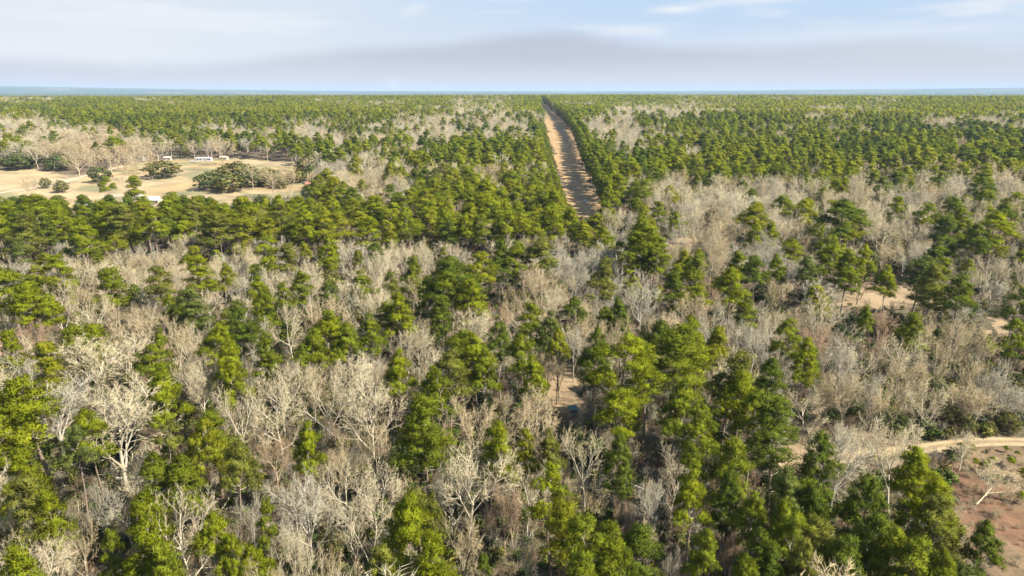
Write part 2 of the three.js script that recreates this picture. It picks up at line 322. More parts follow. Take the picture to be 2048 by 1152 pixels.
// ------------------------------------------------------------------ where things stand: open ground first
const pasture = onGround([[-160, 352], [60, 338], [110, 346], [150, 350], [205, 337], [285, 323], [340, 319], [450, 318], [592, 323], [588, 350], [612, 366], [640, 376], [608, 402], [560, 420], [330, 424], [150, 424], [-160, 420]]);
const corridorL = [[1077, 206.5], [1080, 215], [1086, 238], [1093, 262], [1101, 290], [1110, 320], [1119, 353], [1128, 380], [1136, 407], [1147, 436]], corridorR = [[1085, 206.5], [1098, 215], [1123, 238], [1139, 262], [1155, 290], [1163, 320], [1175, 353], [1187, 380], [1199, 407], [1216, 436]];
const corrL = onGround(corridorL), corrR = onGround(corridorR), corridor = [...corrL, ...corrR.slice().reverse()];
const cutover = onGround([[1905, 900], [1950, 880], [2048, 862], [2500, 850], [2700, 1400], [1935, 1400], [1925, 1120], [1910, 1010], [1905, 960]]);
const brushField = onGround([[1610, 850], [1640, 800], [1700, 830], [1790, 880], [1850, 895], [1845, 940], [1760, 960], [1690, 955], [1640, 930]]);
const trackMid = [[1560, 934], [1640, 926], [1700, 915], [1760, 906], [1840, 900], [1880, 893], [1940, 887], [2000, 884], [2060, 885], [2140, 890], [2300, 905]];
const trackLine = onGround(trackMid);
const glades = [[[1675, 612], [1690, 578], [1765, 570], [1850, 578], [1850, 610], [1790, 622]], [[1960, 668], [1985, 630], [2060, 628], [2060, 668]], [[1085, 800], [1092, 722], [1120, 712], [1160, 760], [1180, 840], [1140, 855]], [[1335, 500], [1345, 478], [1395, 474], [1400, 498]], [[1545, 545], [1560, 536], [1640, 538], [1650, 552]], [[1540, 900], [1600, 885], [1640, 905], [1640, 940], [1550, 950]]].map(onGround);
const openGround = [pasture, corridor, cutover, brushField, ...glades];
// directions in which open ground is seen: no tree that would stand in between
const seen = [[1690, 574, 1850, 608], [1990, 632, 2045, 660], [1935, 868, 2048, 1040], [1870, 878, 1935, 905], [0, 322, 600, 388], [1092, 712, 1150, 792]];
function hidesOpen(cx, cy, rx, ry) {
  for (const [x0, y0, x1, y1] of seen) if (cx + rx > x0 && cx - rx < x1 && cy + ry > y0 && cy - ry < y1) return true;
  for (let k = 1; k < corridorL.length - 1; k++) { const y = corridorL[k][1]; if (cy - ry < y && cy + ry > y && cx + rx > corridorL[k][0] + 3 && cx - rx < corridorR[k][0] - 14) return true; }
  return false;
}

// ------------------------------------------------------------------ the trees that can be told apart in the picture: [x, top, crown width, tone]
const pines = [
  58, 745, 118, 2, 15, 790, 90, 2, 172, 812, 74, 2, 138, 850, 62, 1, 35, 890, 80, 2, 50, 945, 88, 2, 88, 975, 62, 2, 325, 852, 74, 2, 405, 845, 82, 2, 455, 885, 76, 1, 305, 912, 70, 1, 365, 908, 70, 1, 325, 738, 86, 2,
  292, 1030, 100, 2, 195, 1062, 52, 1, 330, 1082, 80, 1, 418, 1018, 86, 2, 470, 1065, 52, 2, 25, 1103, 110, 2, 75, 1132, 72, 2,
  840, 790, 108, 1, 608, 838, 64, 2, 978, 838, 66, 2, 1010, 872, 58, 2, 815, 992, 122, 2, 858, 1062, 92, 2, 770, 1085, 70, 0, 885, 742, 62, 1, 972, 1102, 42, 0, 865, 990, 45, 1, 528, 995, 42, 1,
  1250, 665, 128, 2, 1032, 485, 55, 1, 1085, 475, 66, 1, 1200, 515, 56, 1, 1290, 434, 95, 1, 1385, 505, 46, 1, 1347, 540, 40, 0, 1468, 530, 68, 2, 1515, 510, 50, 0, 1487, 500, 40, 1, 1058, 610, 64, 1, 1098, 622, 56, 1, 1050, 668, 62, 1, 1118, 660, 42, 2,
  1243, 590, 50, 0, 1190, 657, 60, 0, 1300, 690, 75, 1, 1312, 636, 60, 0, 1352, 648, 105, 1, 1405, 665, 70, 2, 1462, 702, 95, 1, 1395, 632, 40, 2, 1075, 712, 58, 2, 1195, 690, 62, 0,
  1370, 752, 92, 1, 1405, 805, 84, 1, 1515, 780, 74, 1, 1565, 800, 100, 0, 1470, 860, 86, 1, 1388, 935, 72, 2, 1402, 1045, 68, 1, 1390, 895, 60, 1, 1103, 925, 80, 2, 1128, 978, 76, 2, 1192, 1012, 116, 1, 1232, 1062, 92, 1, 1165, 1110, 72, 1, 1105, 860, 56, 2, 1050, 848, 46, 2, 1242, 868, 62, 0,
  1515, 1050, 64, 0, 1502, 1110, 62, 1, 1485, 745, 72, 2, 1460, 930, 62, 0, 1505, 985, 62, 1,
  1575, 935, 92, 1, 1650, 866, 78, 0, 1728, 948, 100, 0, 1848, 898, 88, 2, 1872, 955, 100, 2, 1885, 1002, 98, 2, 1740, 1010, 100, 0, 1778, 1035, 92, 1, 1600, 1028, 92, 1, 1556, 1085, 72, 0, 1615, 1082, 78, 1, 1690, 1065, 92, 0, 1840, 1078, 100, 1, 1895, 1102, 82, 1, 1985, 1050, 66, 0, 1560, 1000, 70, 1, 1640, 960, 70, 0,
  1668, 485, 56, 1, 1696, 500, 56, 1, 1730, 490, 42, 2, 1557, 505, 42, 1, 1622, 512, 42, 1, 1783, 530, 46, 2, 1840, 508, 56, 1, 1868, 530, 62, 2, 1892, 515, 42, 1, 1930, 548, 62, 0, 1992, 422, 74, 2, 1965, 450, 52, 0, 1583, 638, 62, 1, 1614, 678, 52, 2, 1740, 612, 28, 1, 2040, 570, 52, 0, 2036, 632, 42, 1, 1550, 715, 52, 0,
  1690, 398, 86, 0, 2012, 405, 50, 0, 1862, 405, 46, 1, 1917, 393, 50, 0, 1668, 470, 60, 1, 1275, 462, 60, 1, 1310, 475, 55, 1,
  15, 532, 82, 2, 52, 568, 78, 2, 85, 590, 52, 2, 115, 508, 62, 2, 215, 530, 62, 1, 310, 533, 60, 2, 395, 508, 52, 2, 392, 570, 64, 1, 335, 590, 36, 1, 150, 645, 66, 1, 88, 680, 64, 2, 312, 655, 36, 1, 430, 648, 66, 2, 472, 605, 72, 0, 442, 688, 56, 2, 318, 725, 60, 2, 15, 655, 42, 2, 470, 728, 62, 2,
  525, 470, 60, 2, 567, 482, 42, 1, 650, 470, 46, 2, 602, 538, 42, 1, 567, 563, 36, 1, 525, 578, 52, 1, 912, 512, 95, 0, 965, 502, 68, 2, 888, 540, 72, 1, 937, 555, 72, 2, 1000, 480, 60, 0, 855, 552, 42, 0, 800, 586, 62, 2, 780, 543, 36, 1, 715, 500, 26, 2, 825, 512, 46, 1, 885, 493, 26, 2, 660, 618, 86, 2, 735, 628, 56, 1, 690, 642, 62, 1, 615, 660, 64, 1, 525, 665, 52, 1, 800, 690, 62, 2, 910, 658, 78, 1, 952, 670, 76, 2, 900, 698, 76, 0, 862, 730, 56, 1, 975, 695, 62, 1, 1000, 640, 62, 0, 885, 590, 50, 0,
  60, 385, 60, 2, 215, 352, 30, 2, 262, 350, 34, 2, 40, 425, 66, 2, 120, 415, 50, 2, 250, 405, 70, 2, 300, 420, 60, 2, 205, 408, 58, 2, 160, 440, 60, 2, 385, 400, 50, 2, 440, 410, 55, 2, 500, 402, 50, 2, 560, 408, 52, 2, 610, 420, 56, 2, 650, 425, 50, 2, 342, 385, 46, 1, 415, 425, 60, 2];
const bares = [
  180, 655, 112, 0, 215, 765, 150, 0, 475, 768, 104, 0, 392, 713, 72, 0, 250, 958, 92, 2, 200, 960, 48, 2, 345, 975, 62, 0, 35, 1000, 72, 0, 12, 1045, 70, 0, 90, 1050, 62, 0, 415, 1075, 62, 0, 465, 1080, 62, 0, 375, 1110, 62, 0, 495, 980, 62, 2, 150, 1040, 60, 1,
  550, 760, 88, 0, 648, 735, 92, 0, 738, 745, 112, 0, 748, 838, 74, 1, 680, 868, 62, 1, 545, 860, 56, 3, 610, 950, 112, 2, 545, 1030, 72, 0, 580, 1052, 72, 0, 625, 1080, 62, 0, 752, 925, 98, 0, 805, 940, 62, 1, 935, 780, 112, 1, 935, 880, 132, 0, 900, 920, 72, 2, 975, 900, 62, 0, 728, 1000, 104, 0, 925, 1020, 82, 1, 910, 1120, 62, 0, 675, 1120, 82, 1, 1010, 975, 52, 3, 1008, 1128, 52, 1,
  1078, 773, 74, 1, 1055, 918, 78, 0, 1175, 860, 92, 0, 1350, 880, 82, 0, 1292, 1042, 70, 1, 1248, 1000, 42, 3, 1310, 960, 100, 2, 1345, 1085, 36, 2, 1468, 1055, 42, 3, 1058, 1060, 52, 2, 1025, 960, 52, 3, 1420, 880, 45, 2,
  1556, 770, 62, 2, 1808, 846, 104, 0, 1656, 578, 92, 0, 1811, 658, 68, 0, 1806, 702, 62, 1, 1696, 680, 66, 2, 1718, 692, 62, 0, 1980, 660, 62, 1, 1545, 628, 52, 0, 1561, 690, 62, 2, 1592, 510, 36, 2, 1548, 485, 52, 2, 1768, 610, 46, 3, 1886, 680, 56, 1, 1960, 710, 52, 1, 2005, 720, 52, 2,
  1700, 735, 62, 1, 1750, 740, 55, 2, 1660, 740, 50, 1, 1760, 660, 50, 3, 1850, 640, 50, 1, 1920, 640, 52, 1, 1640, 640, 60, 3,
  108, 558, 68, 0, 160, 550, 58, 1, 272, 525, 52, 0, 355, 530, 48, 0, 235, 600, 92, 1, 165, 625, 62, 0, 345, 625, 82, 1, 473, 575, 56, 0, 442, 520, 48, 0, 390, 640, 52, 2, 392, 715, 72, 0, 45, 670, 58, 0, 8, 622, 48, 0, 490, 690, 58, 2, 50, 638, 62, 3, 290, 690, 62, 3, 325, 498, 42, 1, 120, 720, 60, 0, 290, 600, 60, 1,
  610, 508, 58, 0, 545, 528, 62, 0, 760, 500, 58, 0, 725, 563, 78, 0, 575, 606, 68, 0, 762, 578, 58, 0, 850, 628, 54, 1, 832, 650, 62, 0, 932, 620, 78, 0, 810, 660, 52, 0, 688, 693, 78, 0, 745, 693, 52, 2, 555, 718, 88, 0, 682, 472, 42, 0, 855, 485, 48, 0, 905, 480, 36, 0, 805, 490, 42, 0, 992, 603, 48, 3, 838, 545, 52, 1, 620, 720, 60, 1, 760, 715, 50, 1,
  1210, 484, 64, 2, 1075, 528, 62, 1, 1110, 550, 48, 1, 1285, 538, 88, 2, 1380, 586, 66, 1, 1418, 608, 54, 2, 1200, 588, 58, 2, 1160, 622, 58, 1, 1200, 630, 62, 1, 1245, 633, 68, 1, 1150, 652, 54, 2, 1512, 638, 64, 2, 1325, 613, 62, 1, 1154, 553, 52, 1, 1035, 578, 48, 1, 1450, 485, 62, 1, 1365, 483, 42, 1, 1120, 695, 46, 1, 1085, 700, 42, 1, 1225, 445, 46, 2, 1440, 400, 60, 1, 1500, 410, 60, 1, 1420, 545, 50, 3, 1560, 560, 50, 1,
  98, 281, 66, 1, 132, 272, 66, 1, 165, 264, 70, 1, 200, 260, 72, 1, 232, 267, 68, 1, 256, 279, 54, 1, 60, 268, 50, 0, 85, 262, 50, 0, 112, 256, 54, 1, 150, 254, 54, 0, 190, 250, 54, 1, 285, 288, 40, 1, 274, 294, 34, 1, 214, 288, 52, 1, 180, 290, 54, 1, 150, 296, 46, 1, 245, 300, 40, 1, 120, 255, 50, 0, 40, 250, 46, 0, 650, 320, 40, 2, 540, 326, 44, 1, 577, 332, 40, 1, 500, 316, 40, 1, 60, 350, 30, 1, 560, 372, 40, 0, 310, 275, 36, 0, 440, 280, 44, 1];
const oaks = [112, 308, 52, 0, 196, 333, 40, 0, 322, 322, 66, 1, 470, 322, 70, 1, 420, 342, 60, 0, 500, 335, 66, 0, 455, 345, 60, 1, 535, 335, 50, 1, 620, 315, 60, 1, 648, 330, 50, 0, 30, 305, 60, 0, 595, 335, 34, 1, 120, 361, 26, 1, 88, 356, 20, 1, 562, 350, 30, 1, 586, 341, 28, 1, 1310, 1003, 62, 2, 1630, 558, 62, 2, 1930, 612, 52, 0, 658, 540, 74, 1, 1232, 612, 52, 0, 1768, 352, 46, 1, 1955, 362, 42, 1, 240, 855, 52, 2, 1240, 430, 40, 2, 660, 1050, 58, 1, 1530, 560, 45, 2, 1295, 655, 40, 0, 720, 660, 40, 2];

// ------------------------------------------------------------------ planting
const plants = [];                        // {kind, x, z, y, h, w, tone, v, q, hand}
const cell = new Map(), CS = 12;
const near = (x, z, r, fn) => { const n = Math.ceil(r / CS); const cx = Math.floor(x / CS), cz = Math.floor(z / CS); for (let i = -n; i <= n; i++) for (let j = -n; j <= n; j++) for (const p of cell.get((cx + i) * 100003 + cz + j) ?? []) if (Math.hypot(p.x - x, p.z - z) < r && fn(p)) return true; return false; };
function plant(p) { p.y = terrain(p.x, p.z); const k = Math.floor(p.x / CS) * 100003 + Math.floor(p.z / CS); if (!cell.has(k)) cell.set(k, []); cell.get(k).push(p); plants.push(p); return p; }
const level = (r) => r < 430 ? 0 : r < 1000 ? 1 : 2;
const setOf = { pine: PINE, bare: BARE, oak: OAK };
const prnd = rngOf(77);
const known = {
  '180,655': 'huge pale leafless tree with the widest forked crown in the near woodland', '196,333': 'round dark green shrub standing alone beside the pasture driveway', '112,308': 'broad dark green evergreen at the foot of the tan leafless grove',
  '30,305': 'broad dark green evergreen at the far pasture corner beside the tan grove', '322,322': 'olive green spreading tree alone in mid pasture before the cream cottage', '470,322': 'tallest olive crown of the evergreen clump in the pasture',
  '420,342': 'dark green end tree of the pasture clump, nearest the barn', '535,335': 'olive end tree of the pasture clump, nearest the red-roofed shelter', '215,352': 'small slim pine in front of the pasture, nearest the driveway', '262,350': 'small rounded pine in front of the pasture, nearest the barn roof',
  '1992,422': 'tall bright pine with bare lower trunk above the pinkish leafless thicket', '1250,665': 'tall broad bright pine beside the glade with the small dark hut', '1848,898': 'bright pine beside the cleared ground, its top against the dirt track', '1985,1050': 'small dark pine alone on the near part of the cleared ground',
  '1740,612': 'narrow green pine alone in the thicket below the sandy glade', '840,790': 'broad bright pine standing among pale leafless crowns at the photo centre-left', '815,992': 'broad yellow-lit pine at the lower edge among leafless trees', '1690,398': 'broad dark pine alone in the pale leafless belt beyond the glades' };
function handTree(kind, px, py, wpx, tone) {
  const label = known[px + ',' + py];
  wpx *= kind === 'bare' ? 1.3 : kind === 'pine' ? 1.09 : 1;
  let h = kind === 'oak' ? 9 : kind === 'bare' ? 17 : 21, x, z, t, w;
  for (let k = 0; k < 2; k++) {
    [x, z, t] = groundAt(px, py, h);
    w = wpx / F * t;
    h = kind === 'pine' ? clamp(11.5 + w * 0.95, 11, 25) : kind === 'bare' ? clamp(6.5 + w * 0.85, 9, 20) : clamp(3 + w * 0.62, 3.5, 12);
  }
  [x, z, t] = groundAt(px, py, h); w = wpx / F * t;
  if (kind === 'pine' && !label) { const u = prnd(); if (u < 0.12) tone = 4; else if (u < 0.2) tone = tone === 2 ? 3 : 5; }
  const q = level(Math.hypot(x, z)), v = Math.floor(prnd() * setOf[kind][q].length);
  plant({ kind, x, z, h, w, tone, q, v, label, hand: true, turn: prnd() * 6.283 });
}
for (let k = 0; k < pines.length; k += 4) handTree('pine', ...pines.slice(k, k + 4));
{ const [x, z] = groundAt(1178, 466, 11); plant({ kind: 'pine', x, z, h: 11, w: 4.6, tone: 1, q: 0, v: 9, hand: true, turn: 1 }); } Object.assign(plants[plants.length - 1], { mat: 'rust', label: 'dead rust-orange pine standing among green pines near the corridor end' });
for (let k = 0; k < bares.length; k += 4) handTree('bare', ...bares.slice(k, k + 4));
const byFoot = [1605, 862, 72, 0, 1640, 850, 60, 1, 1776, 858, 60, 1, 1840, 866, 70, 0, 1990, 856, 84, 2, 1945, 862, 60, 1, 2030, 858, 64, 2, 1730, 862, 58, 1, 1685, 845, 58, 2, 1905, 846, 66, 1, 1960, 830, 60, 2, 1820, 835, 60, 1];   // leafless trees along the track, by the foot of the trunk
for (let k = 0; k < byFoot.length; k += 4) { const [x, z, t] = groundAt(byFoot[k], byFoot[k + 1]), w = byFoot[k + 2] / F * t * 1.2; plant({ kind: 'bare', x, z, h: 8.5 + 3 * prnd(), w, tone: byFoot[k + 3], q: 0, v: Math.floor(prnd() * 10), hand: true, turn: prnd() * 6.28 }); }
for (const [px, py, h, tone] of [[2012, 864, 4, 1], [1930, 866, 3.4, 1], [1893, 850, 4.2, 1], [1800, 862, 3, 0], [1762, 858, 4, 0], [1700, 832, 4.2, 0], [1660, 850, 3.6, 0], [1975, 868, 2.6, 1], [1850, 866, 2.8, 0], [1735, 800, 4.4, 1], [1990, 820, 5, 1], [1860, 790, 5, 0]]) { const [x, z] = groundAt(px, py); plant({ kind: 'oak', x, z, h, w: h * 1.05, tone, q: 0, v: Math.floor(prnd() * 4), hand: true, turn: prnd() * 6.28 }); }
for (let k = 0; k < oaks.length; k += 4) handTree('oak', ...oaks.slice(k, k + 4));
for (const [px, py, h] of [[1965, 945, 2.4], [1985, 930, 1.6], [2020, 935, 2], [2044, 965, 2.6], [1950, 935, 1.8], [2010, 905, 1.4], [1942, 905, 1.6], [2034, 915, 1.3], [1996, 965, 1.5], [1978, 960, 1.2], [2040, 1010, 2.2], [1920, 900, 1.5], [2000, 1000, 1.1]]) { const [x, z] = groundAt(px, py); plant({ kind: 'pine', x, z, h, w: h * 0.75, tone: 2, q: 1, v: Math.floor(prnd() * 6), turn: prnd() * 6.28, hand: true }); }
const handCount = plants.length;
// the stands of the middle distance: P pine, B leafless, M mixed, Y tan grove, S evergreen scrub, O open
const stands = [
  'MMPPMPPPPPPPPPMM PPPPPMMPPPPMPPPP', 'PPPPPPPPPPPPPMMM PPPBBBPPPMMMPPPP', 'BBMPPPMMMBMMBBBB MPBBMMPPPMMPMBMB', 'MBBYMMMMMMMMMBMM MMBBBMMMMPMPPPPP', 'PYYYYMPPMPPPMPPP PPPBPMPPPPPPPPPP', 'PSYYYMMMMMMPMPPP PPPPPPPPPPPPPPPP',
  'PSOOOOOOOSBMPPPM PPPPPPPPPMPPMPPP', 'OOOOOOSSSSMSMPPM PPPMBMBBBMMBBBMB', 'PPOPOOPPPPPMMPPP PPPPMBBMMBBBBBBB', 'PPPPPPPPPPPPPPPP PPPOBBBBMBPBBBMM', 'PPPPPPPPPPPMPPPP PPPBPMBMBBPPBBBM', 'PPPPPPPPPPPMPMPP PPPPPBBMMBPBBBMM'].map((s) => s.replace(' ', ''));
const toneAt = (x, z) => clamp(Math.floor(fbm(x / 90 + 3, z / 90, 2) * 3 + hash2(Math.round(x * 7), Math.round(z * 7)) * 3.2 - 1.1), 0, 5);
{ // rows of pines on both sides of the corridor
  const walk = (line, off, step, hLo, hHi) => {
    for (let k = 0; k + 1 < line.length; k++) {
      const [x0, z0] = line[k], [x1, z1] = line[k + 1], L = Math.hypot(x1 - x0, z1 - z0), n = Math.round(L / step), nx = -(z1 - z0) / L, nz = (x1 - x0) / L;
      for (let s = 0; s < n; s++) {
        const f = (s + prnd()) / n, o = off + (prnd() - 0.5) * 2.4, x = lerp(x0, x1, f) + nx * o, z = lerp(z0, z1, f) + nz * o, r = Math.hypot(x, z), q = level(r), h = lerp(hLo, hHi, prnd());
        plant({ kind: 'pine', x, z, h, w: h > 10 ? h * 0.4 : h * 0.6, tone: prnd() < 0.6 ? 1 : 2, q, v: Math.floor(prnd() * PINE[q].length), turn: prnd() * 6.283, edge: true });
      }
    }
  };
  walk(corrR, -0.5, 4.4, 15, 21); walk(corrR, -6, 5, 17, 23);
  walk(corrL, 1.5, 4.5, 2, 4); walk(corrL, 5, 5, 4, 7); walk(corrL, 10, 6, 7, 11);
}
const edgeCount = plants.length - handCount;
function standAt(X, Y, rnd, x, z) {
  let c = stands[clamp(Math.floor((Y + (rnd() - 0.5) * 16 - 188) / 24), 0, 11)][clamp(Math.floor((X + (rnd() - 0.5) * 40) / 64), 0, 31)], u = rnd();
  const f = fbm(x / 130 + 31, z / 130, 3), f2 = fbm(x / 60, z / 60 + 77, 3);
  if (c === 'P' && f > 0.63) c = f2 > 0.5 ? 'B' : 'M'; else if (c === 'M' && f2 > 0.56) c = 'B';
  if (c === 'P') return u < 0.92 ? ['pine'] : u < 0.96 ? ['bare', 1] : ['oak', 1];
  if (c === 'B') return u < 0.79 ? ['bare', u < 0.38 ? 0 : u < 0.6 ? 2 : 1] : u < 0.89 ? ['pine'] : ['oak', u < 0.96 ? 1 : 0];
  if (c === 'M') return u < 0.52 ? ['pine'] : u < 0.92 ? ['bare', u < 0.7 ? 1 : 0] : ['oak', 1];
  if (c === 'Y') return u < 0.88 ? ['bare', u < 0.6 ? 1 : 3] : ['pine'];
  if (c === 'S') return u < 0.6 ? ['oak', u < 0.3 ? 0 : 1] : u < 0.85 ? ['bare', 1] : ['pine'];
  return null;
}
{
  const rnd = rngOf(4242);
  let r = 26;
  while (r < 2900) {
    const gap = r < 260 ? 5.4 : r < 900 ? 6.6 : r < 1700 ? 7 : 8.5, half = (r < 60 ? 70 : r < 160 ? 50 : 41.5) * Math.PI / 180;
    for (let a = -half; a < half; a += gap / r) {
      const rr = r + (rnd() - 0.5) * gap * 1.1, aa = a + (rnd() - 0.5) * gap / r, x = Math.sin(aa) * rr, z = -Math.cos(aa) * rr;
      if (openGround.some((p) => inPoly(p, x, z))) continue;
      const ty = terrain(x, z), [X, Y, d] = project(x, ty + 13, z);
      let kind, tone, h;
      if (Y > 470 || r < 120) {
        let best = null, bd = 1e9;
        near(x, z, 26, (p) => { if (p.hand) { const dd = Math.hypot(p.x - x, p.z - z) / (p.w + 2); if (dd < bd) { bd = dd; best = p; } } return false; });
        const u = rnd();
        if (best && best.kind === 'pine' && bd < 0.9 && u < 0.4) { kind = 'pine'; tone = clamp(best.tone + Math.floor(rnd() * 3) - 1, 0, 5); } else if (best && best.kind !== 'pine' && u < 0.62) { kind = best.kind; tone = best.tone; } else kind = u < 0.8 ? 'bare' : u < 0.9 ? 'pine' : 'oak';
        if ((X < -100 || X > 2150 || Y > 1250) && !best) kind = rnd() < 0.5 ? 'pine' : 'bare';
        tone ??= kind === 'pine' ? toneAt(x, z) : Math.floor(rnd() * 3);
        h = kind === 'pine' ? lerp(9, 16, rnd()) : kind === 'bare' ? lerp(10, 16, rnd()) : lerp(4, 8, rnd());
        if (X < -100 || X > 2150 || Y > 1300) h *= 1.35;
      } else {
        const s = standAt(X, Y, rnd, x, z); if (!s) continue;
        [kind, tone] = s; tone ??= toneAt(x, z);
        h = kind === 'pine' ? lerp(14, 22, rnd()) : kind === 'bare' ? lerp(14, 20, rnd()) : lerp(7, 12, rnd());
        if (r > 1700) h *= 1.1;
      }
      const w = kind === 'pine' ? h * (0.40 + 0.18 * rnd()) : kind === 'bare' ? h * (0.62 + 0.26 * rnd()) : h * 0.9;
      const py = project(x, ty + h * 0.7, z)[1], rx = w / 2 * F / d, ry = h * 0.3 * F / d;
      if (hidesOpen(X, py, rx, ry)) continue;
      if (r < 900 && near(x, z, 9, (p) => Math.hypot(p.x - x, p.z - z) < (p.hand || p.edge ? 0.5 * p.w + 0.25 * w : 0.33 * (p.w + w)))) continue;
      const q = level(rr);
      plant({ kind, x, z, h, w, tone, q, v: Math.floor(rnd() * setOf[kind][q].length), turn: rnd() * 6.283 });
    }
    r += gap * 0.92;
  }
}

// which of them show, and how large: a coarse picture of crowns, nearest first
{
  const W = 1024, H = 576, owner = new Int32Array(W * H).fill(-1), order = plants.map((p, i) => i);
  for (const p of plants) { p.r = Math.hypot(p.x, p.z); p.shows = 0; }
  order.sort((a, b) => plants[a].r - plants[b].r);
  for (const i of order) {
    const p = plants[i], lo = p.kind === 'pine' ? 0.42 : p.kind === 'bare' ? 0.35 : 0.15;
    const [X, Y, d] = project(p.x, p.y + p.h * (lo + 1) / 2, p.z); p.X = X; p.Y = Y; p.d = d;
    if (d < 5) continue;
    const rx = Math.max(0.6, p.w / 2 * F / d / 2), ry = Math.max(0.6, p.h * (1 - lo) / 2 * F / d / 2 * 0.98), cx = X / 2, cy = Y / 2;
    for (let y = Math.max(0, Math.ceil(cy - ry)); y <= Math.min(H - 1, cy + ry); y++) for (let x = Math.max(0, Math.ceil(cx - rx)); x <= Math.min(W - 1, cx + rx); x++) {
      if (((x - cx) / rx) ** 2 + ((y - cy) / ry) ** 2 > 1 || owner[y * W + x] >= 0) continue;
      if (p.kind === 'bare' && hash2(x + i * 7, y) > 0.6) continue;
      owner[y * W + x] = i; p.shows++;
    }
  }
}
const KEEP = { pine: 296, bare: 296, oak: 150 }, solo = new Set();
for (const kind of ['pine', 'bare', 'oak']) plants.filter((p) => p.kind === kind && p.shows > 14 && p.X > 4 && p.X < 2044 && p.Y < 1146).sort((a, b) => b.shows - a.shows).slice(0, KEEP[kind]).forEach((p) => solo.add(p));

// ------------------------------------------------------------------ each of those a thing of its own
const words = ['zero', 'one', 'two', 'three', 'four', 'five', 'six', 'seven', 'eight', 'nine', 'ten', 'eleven', 'twelve', 'thirteen', 'fourteen', 'fifteen', 'sixteen', 'seventeen', 'eighteen', 'nineteen'], tens = ['', '', 'twenty', 'thirty', 'forty', 'fifty', 'sixty', 'seventy', 'eighty', 'ninety'];
const inWords = (n) => n < 20 ? words[n] : tens[Math.floor(n / 10)] + (n % 10 ? '-' + words[n % 10] : '');
const TONE = { pine: ['dark green', 'mid green', 'bright green', 'yellow-green', 'olive green', 'grey-green'], bare: ['pale', 'tan', 'grey', 'reddish'], oak: ['dark green', 'olive green', 'dusky green'] };
const GROUP = { pine: 'pines of the forest seen one by one', bare: 'leafless trees of the forest seen one by one', oak: 'evergreen broadleaf trees and tall shrubs' };
const MAT = { pine: M.pine, bare: M.twig, oak: M.oak };
const taken = new Set();
function labelOf(p) {
  const [X, Y] = project(p.x, p.y + p.h * (p.kind === 'oak' ? 0.6 : 0.72), p.z);
  const px = p.w * F / p.d, size = p.kind === 'oak' ? (px > 55 ? 'broad' : 'small') : p.w / p.h > (p.kind === 'pine' ? 0.4 : 0.52) ? 'broad' : p.w / p.h < (p.kind === 'pine' ? 0.28 : 0.42) ? 'slender' : p.h > 19 ? 'tall' : p.h < 13 ? 'small' : 'medium';
  const what = p.kind === 'pine' ? 'pine' : p.kind === 'bare' ? 'leafless tree' : 'evergreen';
  const a = clamp(Math.round(X / PW * 100), 1, 99), b = clamp(Math.round(Y / PH * 100), 1, 99);
  for (const extra of ['', 'thick ', 'rounded ', 'uneven ']) {
    const s = `${extra}${size} ${TONE[p.kind][p.tone]} ${what}, ${inWords(a)} percent across and ${inWords(b)} percent down the photo`;
    if (!taken.has(s)) { taken.add(s); return s; }
    if (extra === '') continue;
  }
  return null;
}
const barkOf = { pine: M.pineBark, oak: M.darkBark };
for (const p of [...solo].sort((a, b) => b.shows - a.shows)) {
  const s = p.label ?? labelOf(p); if (!s) { solo.delete(p); continue; }
  const v = setOf[p.kind][p.q][p.v], name = p.kind === 'pine' ? 'pine_tree' : p.kind === 'bare' ? 'bare_tree' : 'evergreen_tree';
  const o = thing(name, s, p.kind === 'pine' ? 'pine tree' : p.kind === 'bare' ? 'bare tree' : 'evergreen tree', [p.x, p.y - 0.05, p.z], p.turn, GROUP[p.kind]);
  const sy = p.h / v.height, sx = p.w / v.width; o.scale.set(sx, sy, sx); if (p.kind !== 'oak') { o.rotation.x = (hash2(Math.round(p.x * 31), 3) - 0.5) * 0.12; o.rotation.z = (hash2(5, Math.round(p.z * 31)) - 0.5) * 0.12; }
  const mat = p.mat ? M[p.mat] : MAT[p.kind][p.tone];
  for (const [part, g] of Object.entries(v.parts)) mesh(part, g, part === 'crown' || part === 'twigs' ? mat : p.kind === 'bare' ? M.limb[p.tone] : part === 'limbs' && p.kind === 'pine' ? M.greyBark : barkOf[p.kind], o);
}

// ------------------------------------------------------------------ the rest of the forest, which nobody could count
function mass(name, label, list, sets, colorOf, mats) {
  const root = new THREE.Group(); root.name = numbered(name); root.userData = { label, kind: 'stuff' }; scene.add(root);
  const by = new Map();
  for (const p of list) { const k = p.q * 100 + p.v; if (!by.has(k)) by.set(k, []); by.get(k).push(p); }
  const m4 = new THREE.Matrix4(), qt = new THREE.Quaternion(), up = V(0, 1, 0), col = new THREE.Color(), rnd = rngOf(list.length + 5);
  for (const [k, ps] of by) {
    const v = sets[Math.floor(k / 100)][k % 100];
    for (const [part, g] of Object.entries(v.parts)) {
      const im = new THREE.InstancedMesh(g, mats[part], ps.length); im.name = part; im.castShadow = im.receiveShadow = true;
      ps.forEach((p, i) => {
        m4.compose(V(p.x, p.y - 0.05, p.z), qt.setFromAxisAngle(up, p.turn), V(p.w / v.width, p.h / v.height, p.w / v.width)); im.setMatrixAt(i, m4);
        const c = colorOf(p, part); im.setColorAt(i, col.setRGB(...c));
      });
      root.add(im);
    }
  }
  return root;
}
const tintNoise = (p) => 0.82 + 0.36 * hash2(Math.round(p.x * 10), Math.round(p.z * 10));
const base = (list) => (p, part) => { const c = list[p.tone].color, k = tintNoise(p); return part === 'crown' || part === 'twigs' ? [c.r * k, c.g * k, c.b * k] : [0.2 * k, 0.15 * k, 0.11 * k]; };
const wn = { crown: M.whiteNeedle, trunk: M.white, limbs: M.white };
